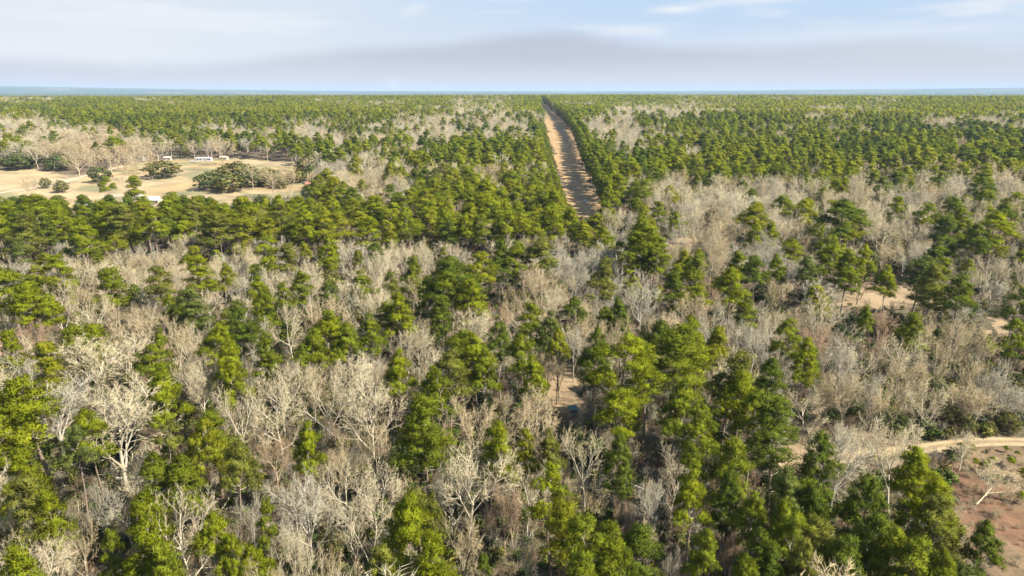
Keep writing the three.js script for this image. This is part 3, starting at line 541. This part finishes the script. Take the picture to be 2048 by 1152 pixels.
const wv = { crown: M.white, twigs: M.white, trunk: M.white, limbs: M.white };
const rest = plants.filter((p) => !solo.has(p));
const split = (kind, far) => rest.filter((p) => p.kind === kind && (p.r >= 900) === far);
mass('pine_woodland', 'green pine woodland filling the space between the single pines', split('pine', false), PINE, base(M.pine), wn);
mass('pine_woodland', 'hazy pine woodland reaching to the horizon', split('pine', true), PINE, base(M.pine), wn);
const bareColor = (p, part) => { const c = (part === 'twigs' ? M.twig : M.limb)[p.tone].color, k = tintNoise(p); return [c.r * k, c.g * k, c.b * k]; };
mass('leafless_woodland', 'pale leafless woodland filling the space between the pines', split('bare', false), BARE, bareColor, wv);
mass('leafless_woodland', 'pale leafless patches in the woodland towards the horizon', split('bare', true), BARE, bareColor, wv);
mass('evergreen_woodland', 'low dark evergreen growth among the pines', rest.filter((p) => p.kind === 'oak'), OAK, base(M.oak), wv);
{ // beyond the rise: woods too far to tell trees apart
  const rnd = rngOf(909), list = [];
  for (let r = 2900; r < 9000;) {
    const gap = r < 4500 ? 17 : r < 6500 ? 26 : 36, half = 40 * Math.PI / 180;
    for (let a = -half; a < half; a += gap / r) {
      const rr = r + (rnd() - 0.5) * gap, aa = a + (rnd() - 0.5) * gap / r, x = Math.sin(aa) * rr, z = -Math.cos(aa) * rr, s = gap / 9;
      list.push({ x, z, y: terrain(x, z), h: 17 * (0.7 + 0.5 * rnd()) * Math.pow(s, 0.2), w: 7 * s * (0.8 + 0.5 * rnd()), tone: fbm(x / 300, z / 300, 3) > 0.6 ? 4 : Math.floor(rnd() * 3), q: 2, v: Math.floor(rnd() * 5), turn: rnd() * 6.283 });
    }
    r += gap * 1.3;
  }
  mass('distant_woodland', 'blue-green woodland below the hills on the horizon', list, PINE, base(M.pine), wn);
}
{ // brush under the trees and over the old clearing
  const rnd = rngOf(31), list = [], bushes = [];
  const BR = range(4).map((k) => { const r2 = rngOf(900 + k), b = new Bag(); for (let s = 0; s < 26; s++) { const a = r2() * 6.28, l = 0.8 + 1.6 * r2(), t = 0.25 + 0.75 * r2(), o = V((r2() - 0.5) * 1.4, 0, (r2() - 0.5) * 1.4), e = V(o.x + Math.cos(a) * t * l * 0.6, l, o.z + Math.sin(a) * t * l * 0.6), tone = 0.7 + 0.6 * r2(); b.tube([o, e], [0.035, 0.006], 3, [tone, tone, tone]); for (let j = 0; j < 5; j++) { const f = 0.4 + 0.6 * r2(), p = o.clone().lerp(e, f), a2 = r2() * 6.28; b.tube([p, V(p.x + Math.cos(a2) * 0.5, p.y + 0.35, p.z + Math.sin(a2) * 0.5)], [0.022, 0.004], 3, [tone, tone, tone]); } } return { parts: { twigs: b.build() }, height: 2.4, width: 2.6 }; });
  const BU = range(4).map((k) => { const r2 = rngOf(950 + k), b = new Bag(); for (let s = 0; s < 9; s++) { const a = r2() * 6.28, q = r2() * 0.8; puff(b, V(Math.cos(a) * q, 0.5 + r2() * 0.9, Math.sin(a) * q), 0.55, 0.45, 22, 0.34, 0.2, r2, [0.8 + 0.5 * r2(), 0.9 + 0.3 * r2(), 0.8], 0.3, V(0, 0.3, 0)); } return { parts: { crown: b.build() }, height: 1.8, width: 2.4 }; });
  for (let r = 30; r < 420;) {
    const gap = r < 200 ? 1.9 : 3.4, half = (r < 80 ? 60 : 43) * Math.PI / 180;
    for (let a = -half; a < half; a += gap / r) {
      const rr = r + (rnd() - 0.5) * gap * 1.4, aa = a + (rnd() - 0.5) * gap / r, x = Math.sin(aa) * rr, z = -Math.cos(aa) * rr, u = rnd();
      const inCut = inPoly(cutover, x, z), inBrush = inPoly(brushField, x, z), inOpen = !inBrush && openGround.some((p) => inPoly(p, x, z));
      if (inOpen && u > (inCut ? 0.95 : 0.05)) continue;
      const onTrack = trackLine.some(([tx, tz], k) => k && segDist(x, z, trackLine[k - 1], trackLine[k]) < 1.9); if (onTrack) continue;
      const s = (inCut ? 0.42 * rnd() + 0.08 : inOpen ? 0.16 : inBrush ? 0.6 : 0.8) + 0.7 * rnd() * (inOpen ? 0.6 : 1);
      const green = inBrush ? rnd() < 0.06 : inCut ? rnd() < 0.14 : rnd() < (fbm(x / 25, z / 25, 2) > 0.45 ? 0.66 : 0.3);
      (green ? bushes : list).push({ x, z, y: terrain(x, z), h: (green ? 1.6 : 2.3) * s, w: (green ? 2.2 : 2.4) * s, tone: green ? Math.floor(rnd() * 3) : inCut || inBrush ? (rnd() < 0.6 ? 1 : 0) : Math.floor(rnd() * 4), q: 0, v: Math.floor(rnd() * 4), turn: rnd() * 6.283 });
    }
    r += gap;
  }
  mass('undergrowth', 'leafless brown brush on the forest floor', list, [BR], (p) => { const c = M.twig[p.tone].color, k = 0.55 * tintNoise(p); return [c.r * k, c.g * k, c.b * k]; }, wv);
  mass('undergrowth', 'low green bushes on the forest floor', bushes, [BU], base(M.oak), wv);
}

// ------------------------------------------------------------------ ground
{
  const bag = new Bag(), uv = [], rings = [], A = 300;
  for (let r = 4; r < 23000; r *= r < 250 ? 1.09 : r < 3000 ? 1.03 : 1.07) rings.push(r);
  const c = (x, z, r) => {
    const n = fbm(x / 14, z / 14, 3), m = fbm(x / 60 + 9, z / 60, 3);
    let k = [0.085 + 0.08 * n, 0.06 + 0.055 * n, 0.036 + 0.03 * n];
    if (m > 0.55) k = [k[0] * 0.8, k[1] * 0.95, k[2] * 0.8];
    if (r > 2200) { const t = smoothstep(r, 2200, 3200), f = 0.75 + 0.5 * fbm(x / 170, z / 170, 4), s = smoothstep(fbm(x / 900, z / 500, 3), 0.58, 0.7); k = [lerp(k[0], (0.045 + 0.12 * s) * f, t), lerp(k[1], (0.075 + 0.07 * s) * f, t), lerp(k[2], (0.03 + 0.06 * s) * f, t)]; }
    return k;
  };
  bag.v(0, terrain(0, 0), 0, 0, 1, 0, 0.2, 0.14, 0.09); uv.push(0, 0);
  rings.forEach((r, i) => {
    for (let s = 0; s < A; s++) {
      const t = s / A * 2 * Math.PI, x = Math.sin(t) * r, z = -Math.cos(t) * r;
      bag.v(x, terrain(x, z), z, 0, 1, 0, ...c(x, z, r)); uv.push(x / 6, z / 6);
      const s2 = (s + 1) % A, a = 1 + i * A + s, b = 1 + i * A + s2;
      if (i === 0) bag.i.push(0, b, a); else bag.i.push(a - A, b - A, a, b - A, b, a);
    }
  });
  const g = bag.build(); g.setAttribute('uv', new THREE.Float32BufferAttribute(uv, 2)); g.computeVertexNormals();
  structure('ground', g, M.forestFloor, 'brown leaf-littered forest ground and far wooded hills');
}
function patch(name, label, poly, step, lift, colorFn, soft = 0) {   // a sheet of other ground, cut to its outline
  const xs = poly.map((p) => p[0]), zs = poly.map((p) => p[1]), shape = new THREE.Shape();
  poly.forEach(([x, z], i) => i ? shape.lineTo(x, -z) : shape.moveTo(x, -z));
  // outline with wavering edge, filled by a grid of small squares that lie wholly or mostly inside
  const bag = new Bag(), uv = [], id = new Map(), x0 = Math.min(...xs) - step, z0 = Math.min(...zs) - step, nx = Math.ceil((Math.max(...xs) - x0) / step) + 1, nz = Math.ceil((Math.max(...zs) - z0) / step) + 1;
  const at = (i, j) => { const k = i * 100003 + j; if (!id.has(k)) { const x = x0 + (i + (hash2(i, j) - 0.5) * 0.7) * step, z = z0 + (j + (hash2(j, i + 7) - 0.5) * 0.7) * step; id.set(k, bag.v(x, terrain(x, z) + lift, z, 0, 1, 0, ...colorFn(x, z))); uv.push(x / 5, z / 5); } return id.get(k); };
  for (let i = 0; i < nx; i++) for (let j = 0; j < nz; j++) {
    const cx = x0 + (i + 0.5) * step, cz = z0 + (j + 0.5) * step, w = soft * step;
    if (!inPoly(poly, cx + (fbm(cx / 5, cz / 5 + 50, 2) - 0.5) * w, cz + (fbm(cx / 5 + 80, cz / 5, 2) - 0.5) * w)) continue;
    const a = at(i, j), b = at(i + 1, j), c = at(i + 1, j + 1), d = at(i, j + 1); bag.i.push(a, c, b, a, d, c);
  }
  const g = bag.build(); g.setAttribute('uv', new THREE.Float32BufferAttribute(uv, 2)); g.computeVertexNormals();
  return structure(name, g, M.open, label);
}
const grassColor = (x, z) => { const n = fbm(x / 9, z / 9, 4), m = fbm(x / 40 + 3, z / 40, 3); const k = 0.55 + 0.8 * n, t = smoothstep(m, 0.4, 0.6), g = smoothstep(fbm(x / 22 + 70, z / 12, 3), 0.52, 0.66); return [lerp(lerp(0.37, 0.34, t), 0.2, g) * k, lerp(lerp(0.28, 0.25, t), 0.185, g) * k, lerp(lerp(0.155, 0.115, t), 0.085, g) * k]; };
patch('pasture', 'dry tan pasture with scattered trees', pasture, 4, 0.12, grassColor, 3);
patch('grass_corridor', 'straight tan grass corridor cut through the forest', corridor, 5, 0.45, (x, z) => { const n = 0.45 * fbm(x / 6, z / 12, 4) + 0.55 * fbm(x / 2.1 + 30, z / 45, 3), k = 0.55 + 0.8 * n; return n > 0.55 ? [0.25 * k, 0.175 * k, 0.085 * k] : [0.40 * k, 0.255 * k, 0.112 * k]; }, 0.6);
patch('cleared_ground', 'reddish brown cut-over ground beside the dirt track', cutover, 1.2, 0.06, (x, z) => { const n = fbm(x / 2, z / 2, 4), m = smoothstep(fbm(x / 8 + 20, z / 8, 4), 0.42, 0.6), k = 0.4 + 1.05 * n; return [lerp(0.19, 0.16, m) * k, lerp(0.13, 0.085, m) * k, lerp(0.07, 0.044, m) * k]; }, 5);
patch('brushy_ground', 'pale brown brushy ground below the wood edge', brushField, 1.2, 0.05, (x, z) => { const k = 0.65 + 0.7 * fbm(x / 3, z / 3, 4); return [0.24 * k, 0.175 * k, 0.11 * k]; }, 6);
['sandy glade among the leafless trees', 'small sandy glade at the edge of the wood', 'sandy glade between pines beside the small hut', 'pinkish sandy glade among grey trees', 'narrow sandy glade behind dark pines', 'yellowish glade behind the dark pines'].forEach((s, k) => patch('glade', s, glades[k], 1.5, 0.055 + 0.004 * k, (x, z) => { const q = 0.7 + 0.6 * fbm(x / 4, z / 4, 4); return [0.27 * q, 0.195 * q, 0.11 * q]; }, 4));
function ribbon(name, label, line, half, lift, colorFn) {
  const bag = new Bag(), uv = [], curve = new THREE.CatmullRomCurve3(line.map(([x, z]) => V(x, 0, z))), n = Math.round(curve.getLength() / 1.2), rows = 9;
  for (let i = 0; i <= n; i++) {
    const p = curve.getPointAt(i / n), t = curve.getTangentAt(i / n);
    for (let j = 0; j <= rows; j++) { const f = j / rows * 2 - 1, o = f * half * (1 + 0.3 * (fbm(i * 0.15, j > rows / 2 ? 3 : 9, 2) - 0.5)), x = p.x - t.z * o, z = p.z + t.x * o; bag.v(x, terrain(x, z) + lift, z, 0, 1, 0, ...colorFn(x, z, f)); uv.push(x / 3, z / 3); }
    if (i) for (let j = 0; j < rows; j++) { const a = (i - 1) * (rows + 1) + j; bag.i.push(a, a + 1, a + rows + 2, a, a + rows + 2, a + rows + 1); }
  }
  const g = bag.build(); g.setAttribute('uv', new THREE.Float32BufferAttribute(uv, 2)); g.computeVertexNormals();
  return structure(name, g, M.open, label);
}
ribbon('dirt_track', 'pale sandy dirt track with two wheel ruts', trackLine, 1.65, 0.11, (x, z, f) => { const rut = gauss(Math.abs(f) - 0.55, 0.18), k = 0.8 + 0.4 * fbm(x / 2, z / 2, 3); return [lerp(0.25, 0.42, rut) * k, lerp(0.19, 0.315, rut) * k, lerp(0.1, 0.19, rut) * k]; });
ribbon('driveway', 'pale sandy driveway across the pasture', onGround([[-140, 402], [-20, 390], [60, 378], [110, 368], [150, 357], [185, 349], [215, 341], [262, 331]]), 2.2, 0.2, (x, z) => { const k = 0.85 + 0.3 * fbm(x / 3, z / 3, 3); return [0.46 * k, 0.36 * k, 0.26 * k]; });


// ------------------------------------------------------------------ buildings, vehicles and dead wood
const flat = (g) => { const h = g.index ? g.toNonIndexed() : g; h.computeVertexNormals(); h.deleteAttribute('uv'); return h; };
const slab = (w, h, d, x, y, z, ry = 0, rx = 0) => { const g = new THREE.BoxGeometry(w, h, d); if (rx) g.rotateX(rx); if (ry) g.rotateY(ry); g.translate(x, y, z); return flat(g); };
const join = (...g) => mergeGeometries(g);
const P = {
  white: std(0.44, 0.435, 0.42, { roughness: 0.75 }), cream: std(0.4, 0.34, 0.26), tin: std(0.34, 0.33, 0.34, { roughness: 0.8 }), red: std(0.46, 0.14, 0.10, { roughness: 0.6 }),
  dark: std(0.03, 0.032, 0.035, { roughness: 0.4 }), wood: std(0.22, 0.16, 0.11), greyWood: std(0.36, 0.32, 0.27), green: std(0.07, 0.115, 0.105, { roughness: 0.8 }), rubber: std(0.025, 0.025, 0.025), glass: std(0.04, 0.05, 0.06, { roughness: 0.15 }), tanRoof: std(0.5, 0.4, 0.3), pink: std(0.55, 0.36, 0.32), brownWall: std(0.24, 0.2, 0.16),
};
function building(name, label, category, px, py, [w, h, d], turn, wallM, roofM, o = {}) {
  const [x, z] = groundAt(px, py), t = thing(name, label, category, [x, terrain(x, z), z], turn), rise = o.rise ?? 0.9, ov = 0.35;
  if (o.open) for (const [sx, sz] of [[-1, -1], [1, -1], [-1, 1], [1, 1]]) mesh('post', slab(0.16, h, 0.16, sx * (w / 2 - 0.2), h / 2, sz * (d / 2 - 0.2)), P.greyWood, t);
  else {
    const gable = new THREE.Shape([new THREE.Vector2(-d / 2, 0), new THREE.Vector2(d / 2, 0), new THREE.Vector2(d / 2, h), new THREE.Vector2(0, h + rise), new THREE.Vector2(-d / 2, h)]);
    const g = new THREE.ExtrudeGeometry(gable, { depth: w, bevelEnabled: false }); g.rotateY(Math.PI / 2); g.translate(-w / 2, 0, 0);
    mesh('wall', flat(g), wallM, t);
    mesh('door', slab(0.95, 2.05, 0.06, w * 0.12, 1.05, d / 2 + 0.03), o.doorM ?? P.brownWall, t);
    for (const f of o.windows ?? [-0.3, 0.34]) mesh('window', join(slab(1.1, 0.9, 0.05, w * f, 1.6, d / 2 + 0.025)), P.glass, t);
  }
  const a = Math.atan2(rise, d / 2), L = Math.hypot(rise, d / 2) + ov;
  const half = (s) => slab(w + 2 * ov, 0.09, L, 0, h + rise - Math.sin(a) * L / 2 + 0.08, s * Math.cos(a) * L / 2, 0, s * a);
  mesh('roof', join(half(1), half(-1)), roofM, t);
  return t;
}
building('mobile_home', 'long white mobile home with low roof at the far pasture edge', 'mobile home', 409, 322.5, [12, 2.5, 4], 0.06, P.white, P.white, { windows: [-0.38, -0.2, 0.3, 0.42], rise: 0.6 });
building('garden_shed', 'small white shed below the tan leafless grove beside the pasture', 'shed', 285, 321, [4, 2.6, 3.4], -0.2, P.white, P.white, { windows: [-0.28] });
building('cottage', 'small cream cottage with pinkish roof at the far pasture edge', 'house', 336, 321, [5.2, 2.6, 4.4], 0.15, P.cream, P.pink);
building('garden_shed', 'low tan-roofed shed just beyond the long white mobile home', 'shed', 449, 320, [6, 2.2, 4], -0.1, P.cream, P.tanRoof, { windows: [-0.25] });
building('open_shelter', 'red-roofed open shelter under trees at the pasture corner', 'shelter', 623, 374, [6.2, 2.5, 4.6], -0.12, P.wood, P.red, { open: true, rise: 1.1 });
building('farm_building', 'pale metal-roofed barn showing above the pines in front of the pasture', 'barn', 310, 409, [6.4, 2.8, 7], 0.1, P.cream, P.tin, { rise: 1.7 });
building('carport', 'white-roofed open carport between the barn and the white fence', 'carport', 278, 400, [5.4, 2.4, 4.6], 0.05, P.wood, P.white, { open: true, rise: 0.35 });
building('garden_shed', 'white metal-roofed shed half hidden by pine tops before the pasture', 'shed', 170, 419, [6.4, 2.6, 5], 0.3, P.white, P.tin, { rise: 1.4 });
function vehicle(name, label, px, py, turn, pickup) {
  const [x, z] = groundAt(px, py), t = thing(name, label, pickup ? 'pickup truck' : 'car', [x, terrain(x, z) + 0.12, z], turn), L = 4.9, W = 1.85;
  const side = pickup ? [[-2.45, 0.45], [2.4, 0.45], [2.45, 0.95], [1.3, 1.08], [-2.45, 1.08]] : [[-2.3, 0.4], [2.3, 0.4], [2.35, 0.8], [1.2, 0.98], [-2.2, 0.98]];
  const cab = pickup ? [[-0.6, 1.08], [1.25, 1.08], [0.75, 1.8], [-0.5, 1.8]] : [[-1.9, 0.98], [1.2, 0.98], [0.5, 1.48], [-1.2, 1.48]];
  const ex = (pts, w) => { const g = new THREE.ExtrudeGeometry(new THREE.Shape(pts.map(([a, b]) => new THREE.Vector2(a, b))), { depth: w - 0.12, bevelEnabled: true, bevelSize: 0.06, bevelThickness: 0.06, bevelSegments: 2 }); g.translate(0, 0, -(w - 0.12) / 2); return flat(g); };
  mesh('body', ex(side, W), P.white, t); mesh('cabin', ex(cab, W - 0.2), P.white, t);
  for (const s of [-1, 1]) mesh('window', slab(1.1, 0.38, 0.03, pickup ? 0.15 : -0.3, pickup ? 1.46 : 1.24, s * (W / 2 - 0.075)), P.glass, t);
  const cx = pickup ? 1.06 : 0.9, wind = slab(0.03, pickup ? 0.62 : 0.55, 1.4, 0, 0, 0); wind.rotateZ(pickup ? 0.6 : 0.95); wind.translate(cx, pickup ? 1.44 : 1.24, 0); mesh('windscreen', wind, P.glass, t);
  for (const sx of [-1.5, 1.5]) for (const s of [-1, 1]) { const g = new THREE.CylinderGeometry(0.36, 0.36, 0.24, 18); g.rotateX(Math.PI / 2); g.translate(sx, 0.36, s * (W / 2 - 0.12)); const wh = mesh('wheel', flat(g), P.rubber, t); const hb = new THREE.CylinderGeometry(0.18, 0.18, 0.05, 12); hb.rotateX(Math.PI / 2); hb.translate(sx, 0.36, s * (W / 2 + 0.01)); mesh('rim', flat(hb), P.tin, wh); }
  for (const s of [-1, 1]) mesh('headlight', slab(0.05, 0.14, 0.3, pickup ? 2.48 : 2.36, 0.72, s * 0.65), P.tin, t);
}
vehicle('parked_car', 'white car parked beside the long white mobile home', 386, 324, 0.1, false);
vehicle('pickup_truck', 'white pickup truck parked beside the red-roofed shelter', 631, 377, 0.5, true);
vehicle('pickup_truck', 'white pickup truck in the shade at the near corridor end', 1170, 407, -1.2, true);
{ const [x, z] = groundAt(609, 367), t = thing('water_tank', 'small white water tank beside the red-roofed shelter', 'water tank', [x, terrain(x, z), z]); const g = new THREE.LatheGeometry([[0, 0], [0.75, 0], [0.75, 1.35], [0.6, 1.55], [0.2, 1.68], [0, 1.68]].map(([a, b]) => new THREE.Vector2(a, b)), 20); mesh('tank', flat(g), P.white, t); mesh('lid', flat(new THREE.CylinderGeometry(0.2, 0.2, 0.08, 12).translate(0, 1.73, 0)), P.tin, t); }
{ const [x, z] = groundAt(1177, 418), t = thing('utility_cabinet', 'white utility cabinet below the pickup at the corridor end', 'cabinet', [x, terrain(x, z), z], 0.2); mesh('cabinet', slab(1.3, 1.3, 0.8, 0, 0.75, 0), P.white, t); mesh('plinth', slab(1.5, 0.12, 1, 0, 0.06, 0), P.greyWood, t); mesh('door', slab(1.1, 1.05, 0.04, 0, 0.77, 0.42), P.tin, t); }
{ // board fence before the barn
  const [x0, z0] = groundAt(205, 396), [x1, z1] = groundAt(246, 393), L = Math.hypot(x1 - x0, z1 - z0), t = thing('board_fence', 'short white board fence by the carport near the pasture', 'fence', [x0, terrain(x0, z0), z0], -Math.atan2(z1 - z0, x1 - x0));
  for (let k = 0; k <= 5; k++) mesh('post', slab(0.14, 1.4, 0.14, L * k / 5, 0.7, 0), P.white, t);
  for (const y of [0.4, 0.8, 1.2]) mesh('rail', slab(L, 0.16, 0.05, L / 2, y, 0.1), P.white, t);
}
{ // small hut in the glade
  const [x, z] = groundAt(1146, 834), t = thing('hunting_hut', 'small dark hut with blue-green roof in the shaded glade', 'hut', [x, terrain(x, z), z], 0.35); t.scale.setScalar(0.72);
  for (const [a, b] of [[-1, -1], [1, -1], [-1, 1], [1, 1]]) mesh('leg', slab(0.1, 0.6, 0.1, a * 0.8, 0.3, b * 0.8), P.wood, t);
  mesh('floor', slab(1.9, 0.08, 1.9, 0, 0.62, 0), P.wood, t);
  mesh('wall', join(slab(1.8, 1.1, 0.05, 0, 1.2, 0.9), slab(1.8, 1.9, 0.05, 0, 1.6, -0.9), slab(0.05, 1.9, 1.75, -0.9, 1.6, 0), slab(0.05, 1.1, 1.75, 0.9, 1.2, 0), slab(0.08, 0.9, 0.08, 0.86, 2.1, 0.86), slab(0.08, 0.9, 0.08, -0.86, 2.1, 0.86), slab(0.08, 0.9, 0.08, 0.86, 2.1, -0.86)), P.brownWall, t);
  mesh('roof', slab(2.5, 0.1, 2.5, 0, 2.68, 0, 0, 0.16), P.green, t);
}
const dead = rngOf(515);
function snag(label, tx, ty, bx, by, rad, mat) {           // a standing dead trunk from its foot to its tip
  const [x, z, t] = groundAt(bx, by), k = (tx - 1024) / F * t - (bx - 1024) / F * t; let h = 3;
  for (; h < 25 && project(x, terrain(x, z) + h, z)[1] > ty; h += 0.1);
  const o = thing('dead_trunk', label, 'dead tree', [x, terrain(x, z), z]), b = new Bag(), c = new Bag(), pts = range(7).map((i) => V(k * (i / 6) + (dead() - 0.5) * 0.2, h * i / 6, (dead() - 0.5) * 0.2));
  b.tube(pts, range(7).map((i) => lerp(rad, 0.03, i / 6)), 7); mesh('trunk', b.build(), mat, o);
  for (let i = 0; i < 7; i++) { const p = pts[2 + Math.floor(dead() * 4)], a = dead() * 6.28, L = 0.5 + 1.4 * dead(); c.tube([p, V(p.x + Math.cos(a) * L, p.y + L * 0.5, p.z + Math.sin(a) * L)], [0.05, 0.006], 4); }
  const s = mesh('branch_stubs', c.build(), mat, o); s.userData = { kind: 'stuff' };
}
const redBark = std(0.3, 0.17, 0.11);
snag('straight brown dead trunk before the sandy glade, tallest of three', 1722, 524, 1716, 598, 0.2, redBark);
snag('thin reddish dead trunk leaning away beside the tallest dead trunk', 1736, 548, 1720, 600, 0.15, redBark);
snag('short pale dead trunk at the near side of three dead trunks', 1709, 550, 1713, 602, 0.14, M.greyBark);
snag('dark leaning dead trunk in front of the second sandy glade', 1830, 578, 1818, 642, 0.2, M.darkBark);
snag('dark forked dead trunk standing below the second sandy glade', 1843, 610, 1836, 660, 0.18, M.darkBark);
snag('grey dead trunk standing over the dark gap above the dirt track', 1940, 690, 1934, 745, 0.2, M.greyBark);
snag('dark dead trunk standing in grey brush beside the grey dead trunk', 1962, 680, 1962, 730, 0.2, M.darkBark);
function log(label, px, py, L, turn, rad) {
  const [x, z] = groundAt(px, py), o = thing('fallen_log', label, 'log', [x, terrain(x, z) + rad, z], turn), b = new Bag(), c = new Bag();
  const pts = range(7).map((i) => V(L * (i / 6 - 0.5), 0.12 * Math.sin(i * 1.3) + 0.1, 0.25 * Math.sin(i * 0.9))); b.tube(pts, range(7).map((i) => lerp(rad, rad * 0.4, i / 6)), 8); mesh('trunk', b.build(), M.silver, o);
  for (let i = 0; i < 4; i++) { const p = pts[3 + Math.floor(dead() * 4)], a = (dead() - 0.5) * 3; c.tube([p, V(p.x + 0.9, p.y + 0.7 * dead() + 0.3, p.z + a * 0.6)], [0.07, 0.008], 4); }
  mesh('branch_stubs', c.build(), M.silver, o).userData = { kind: 'stuff' };
}
log('long pale fallen log across the dark gap between bright pines', 300, 956, 10, 0.15, 0.24);
log('curved pale fallen log under dark pines beside a slim trunk', 1345, 1048, 7, 0.2, 0.22);
log('short white fallen log in the black gap below the leafless crowns', 995, 958, 5, -0.2, 0.2);
log('pale fallen log lying in the shaded glade beside the hut', 1122, 838, 7, 0.25, 0.18);
log('slanting grey fallen log in the shadow between the leafless trees', 1300, 985, 9, -0.6, 0.2);
{ // tipped-over leafless tree and a bent sapling on the cleared ground
  const lay = (label, px, py, v, h, turn, tip) => { const [x, z] = groundAt(px, py), t = thing('fallen_tree', label, 'fallen tree', [x, terrain(x, z) + 0.3, z], turn), k = h / v.height; t.rotation.order = 'YXZ'; t.rotation.z = -tip; t.scale.setScalar(k); for (const [part, g] of Object.entries(v.parts)) mesh(part, g, M.twig[0], t); };
  lay('bleached fallen leafless tree lying on the reddish cleared ground', 1952, 1012, BARE[0][3], 9, 0.5, 1.2);
  lay('pale bent sapling leaning over the track edge', 1918, 945, BARE[0][5], 8, 0.9, 0.75);
}

renderer_setup();
function renderer_setup() {
  const renderer = new THREE.WebGLRenderer({ antialias: true });
  renderer.setSize(1024, 576);
  renderer.toneMapping = THREE.LinearToneMapping;
  renderer.toneMappingExposure = EXPOSURE;
  renderer.shadowMap.enabled = true;
  renderer.shadowMap.type = THREE.PCFSoftShadowMap;
  console.log('plants', plants.length, 'hand', handCount, 'solo', solo.size, 'tris', [...PINE, ...BARE, ...OAK].map((l) => l.map((v) => v.tris).join(',')).join(' | '));
  renderer.render(scene, camera);
}
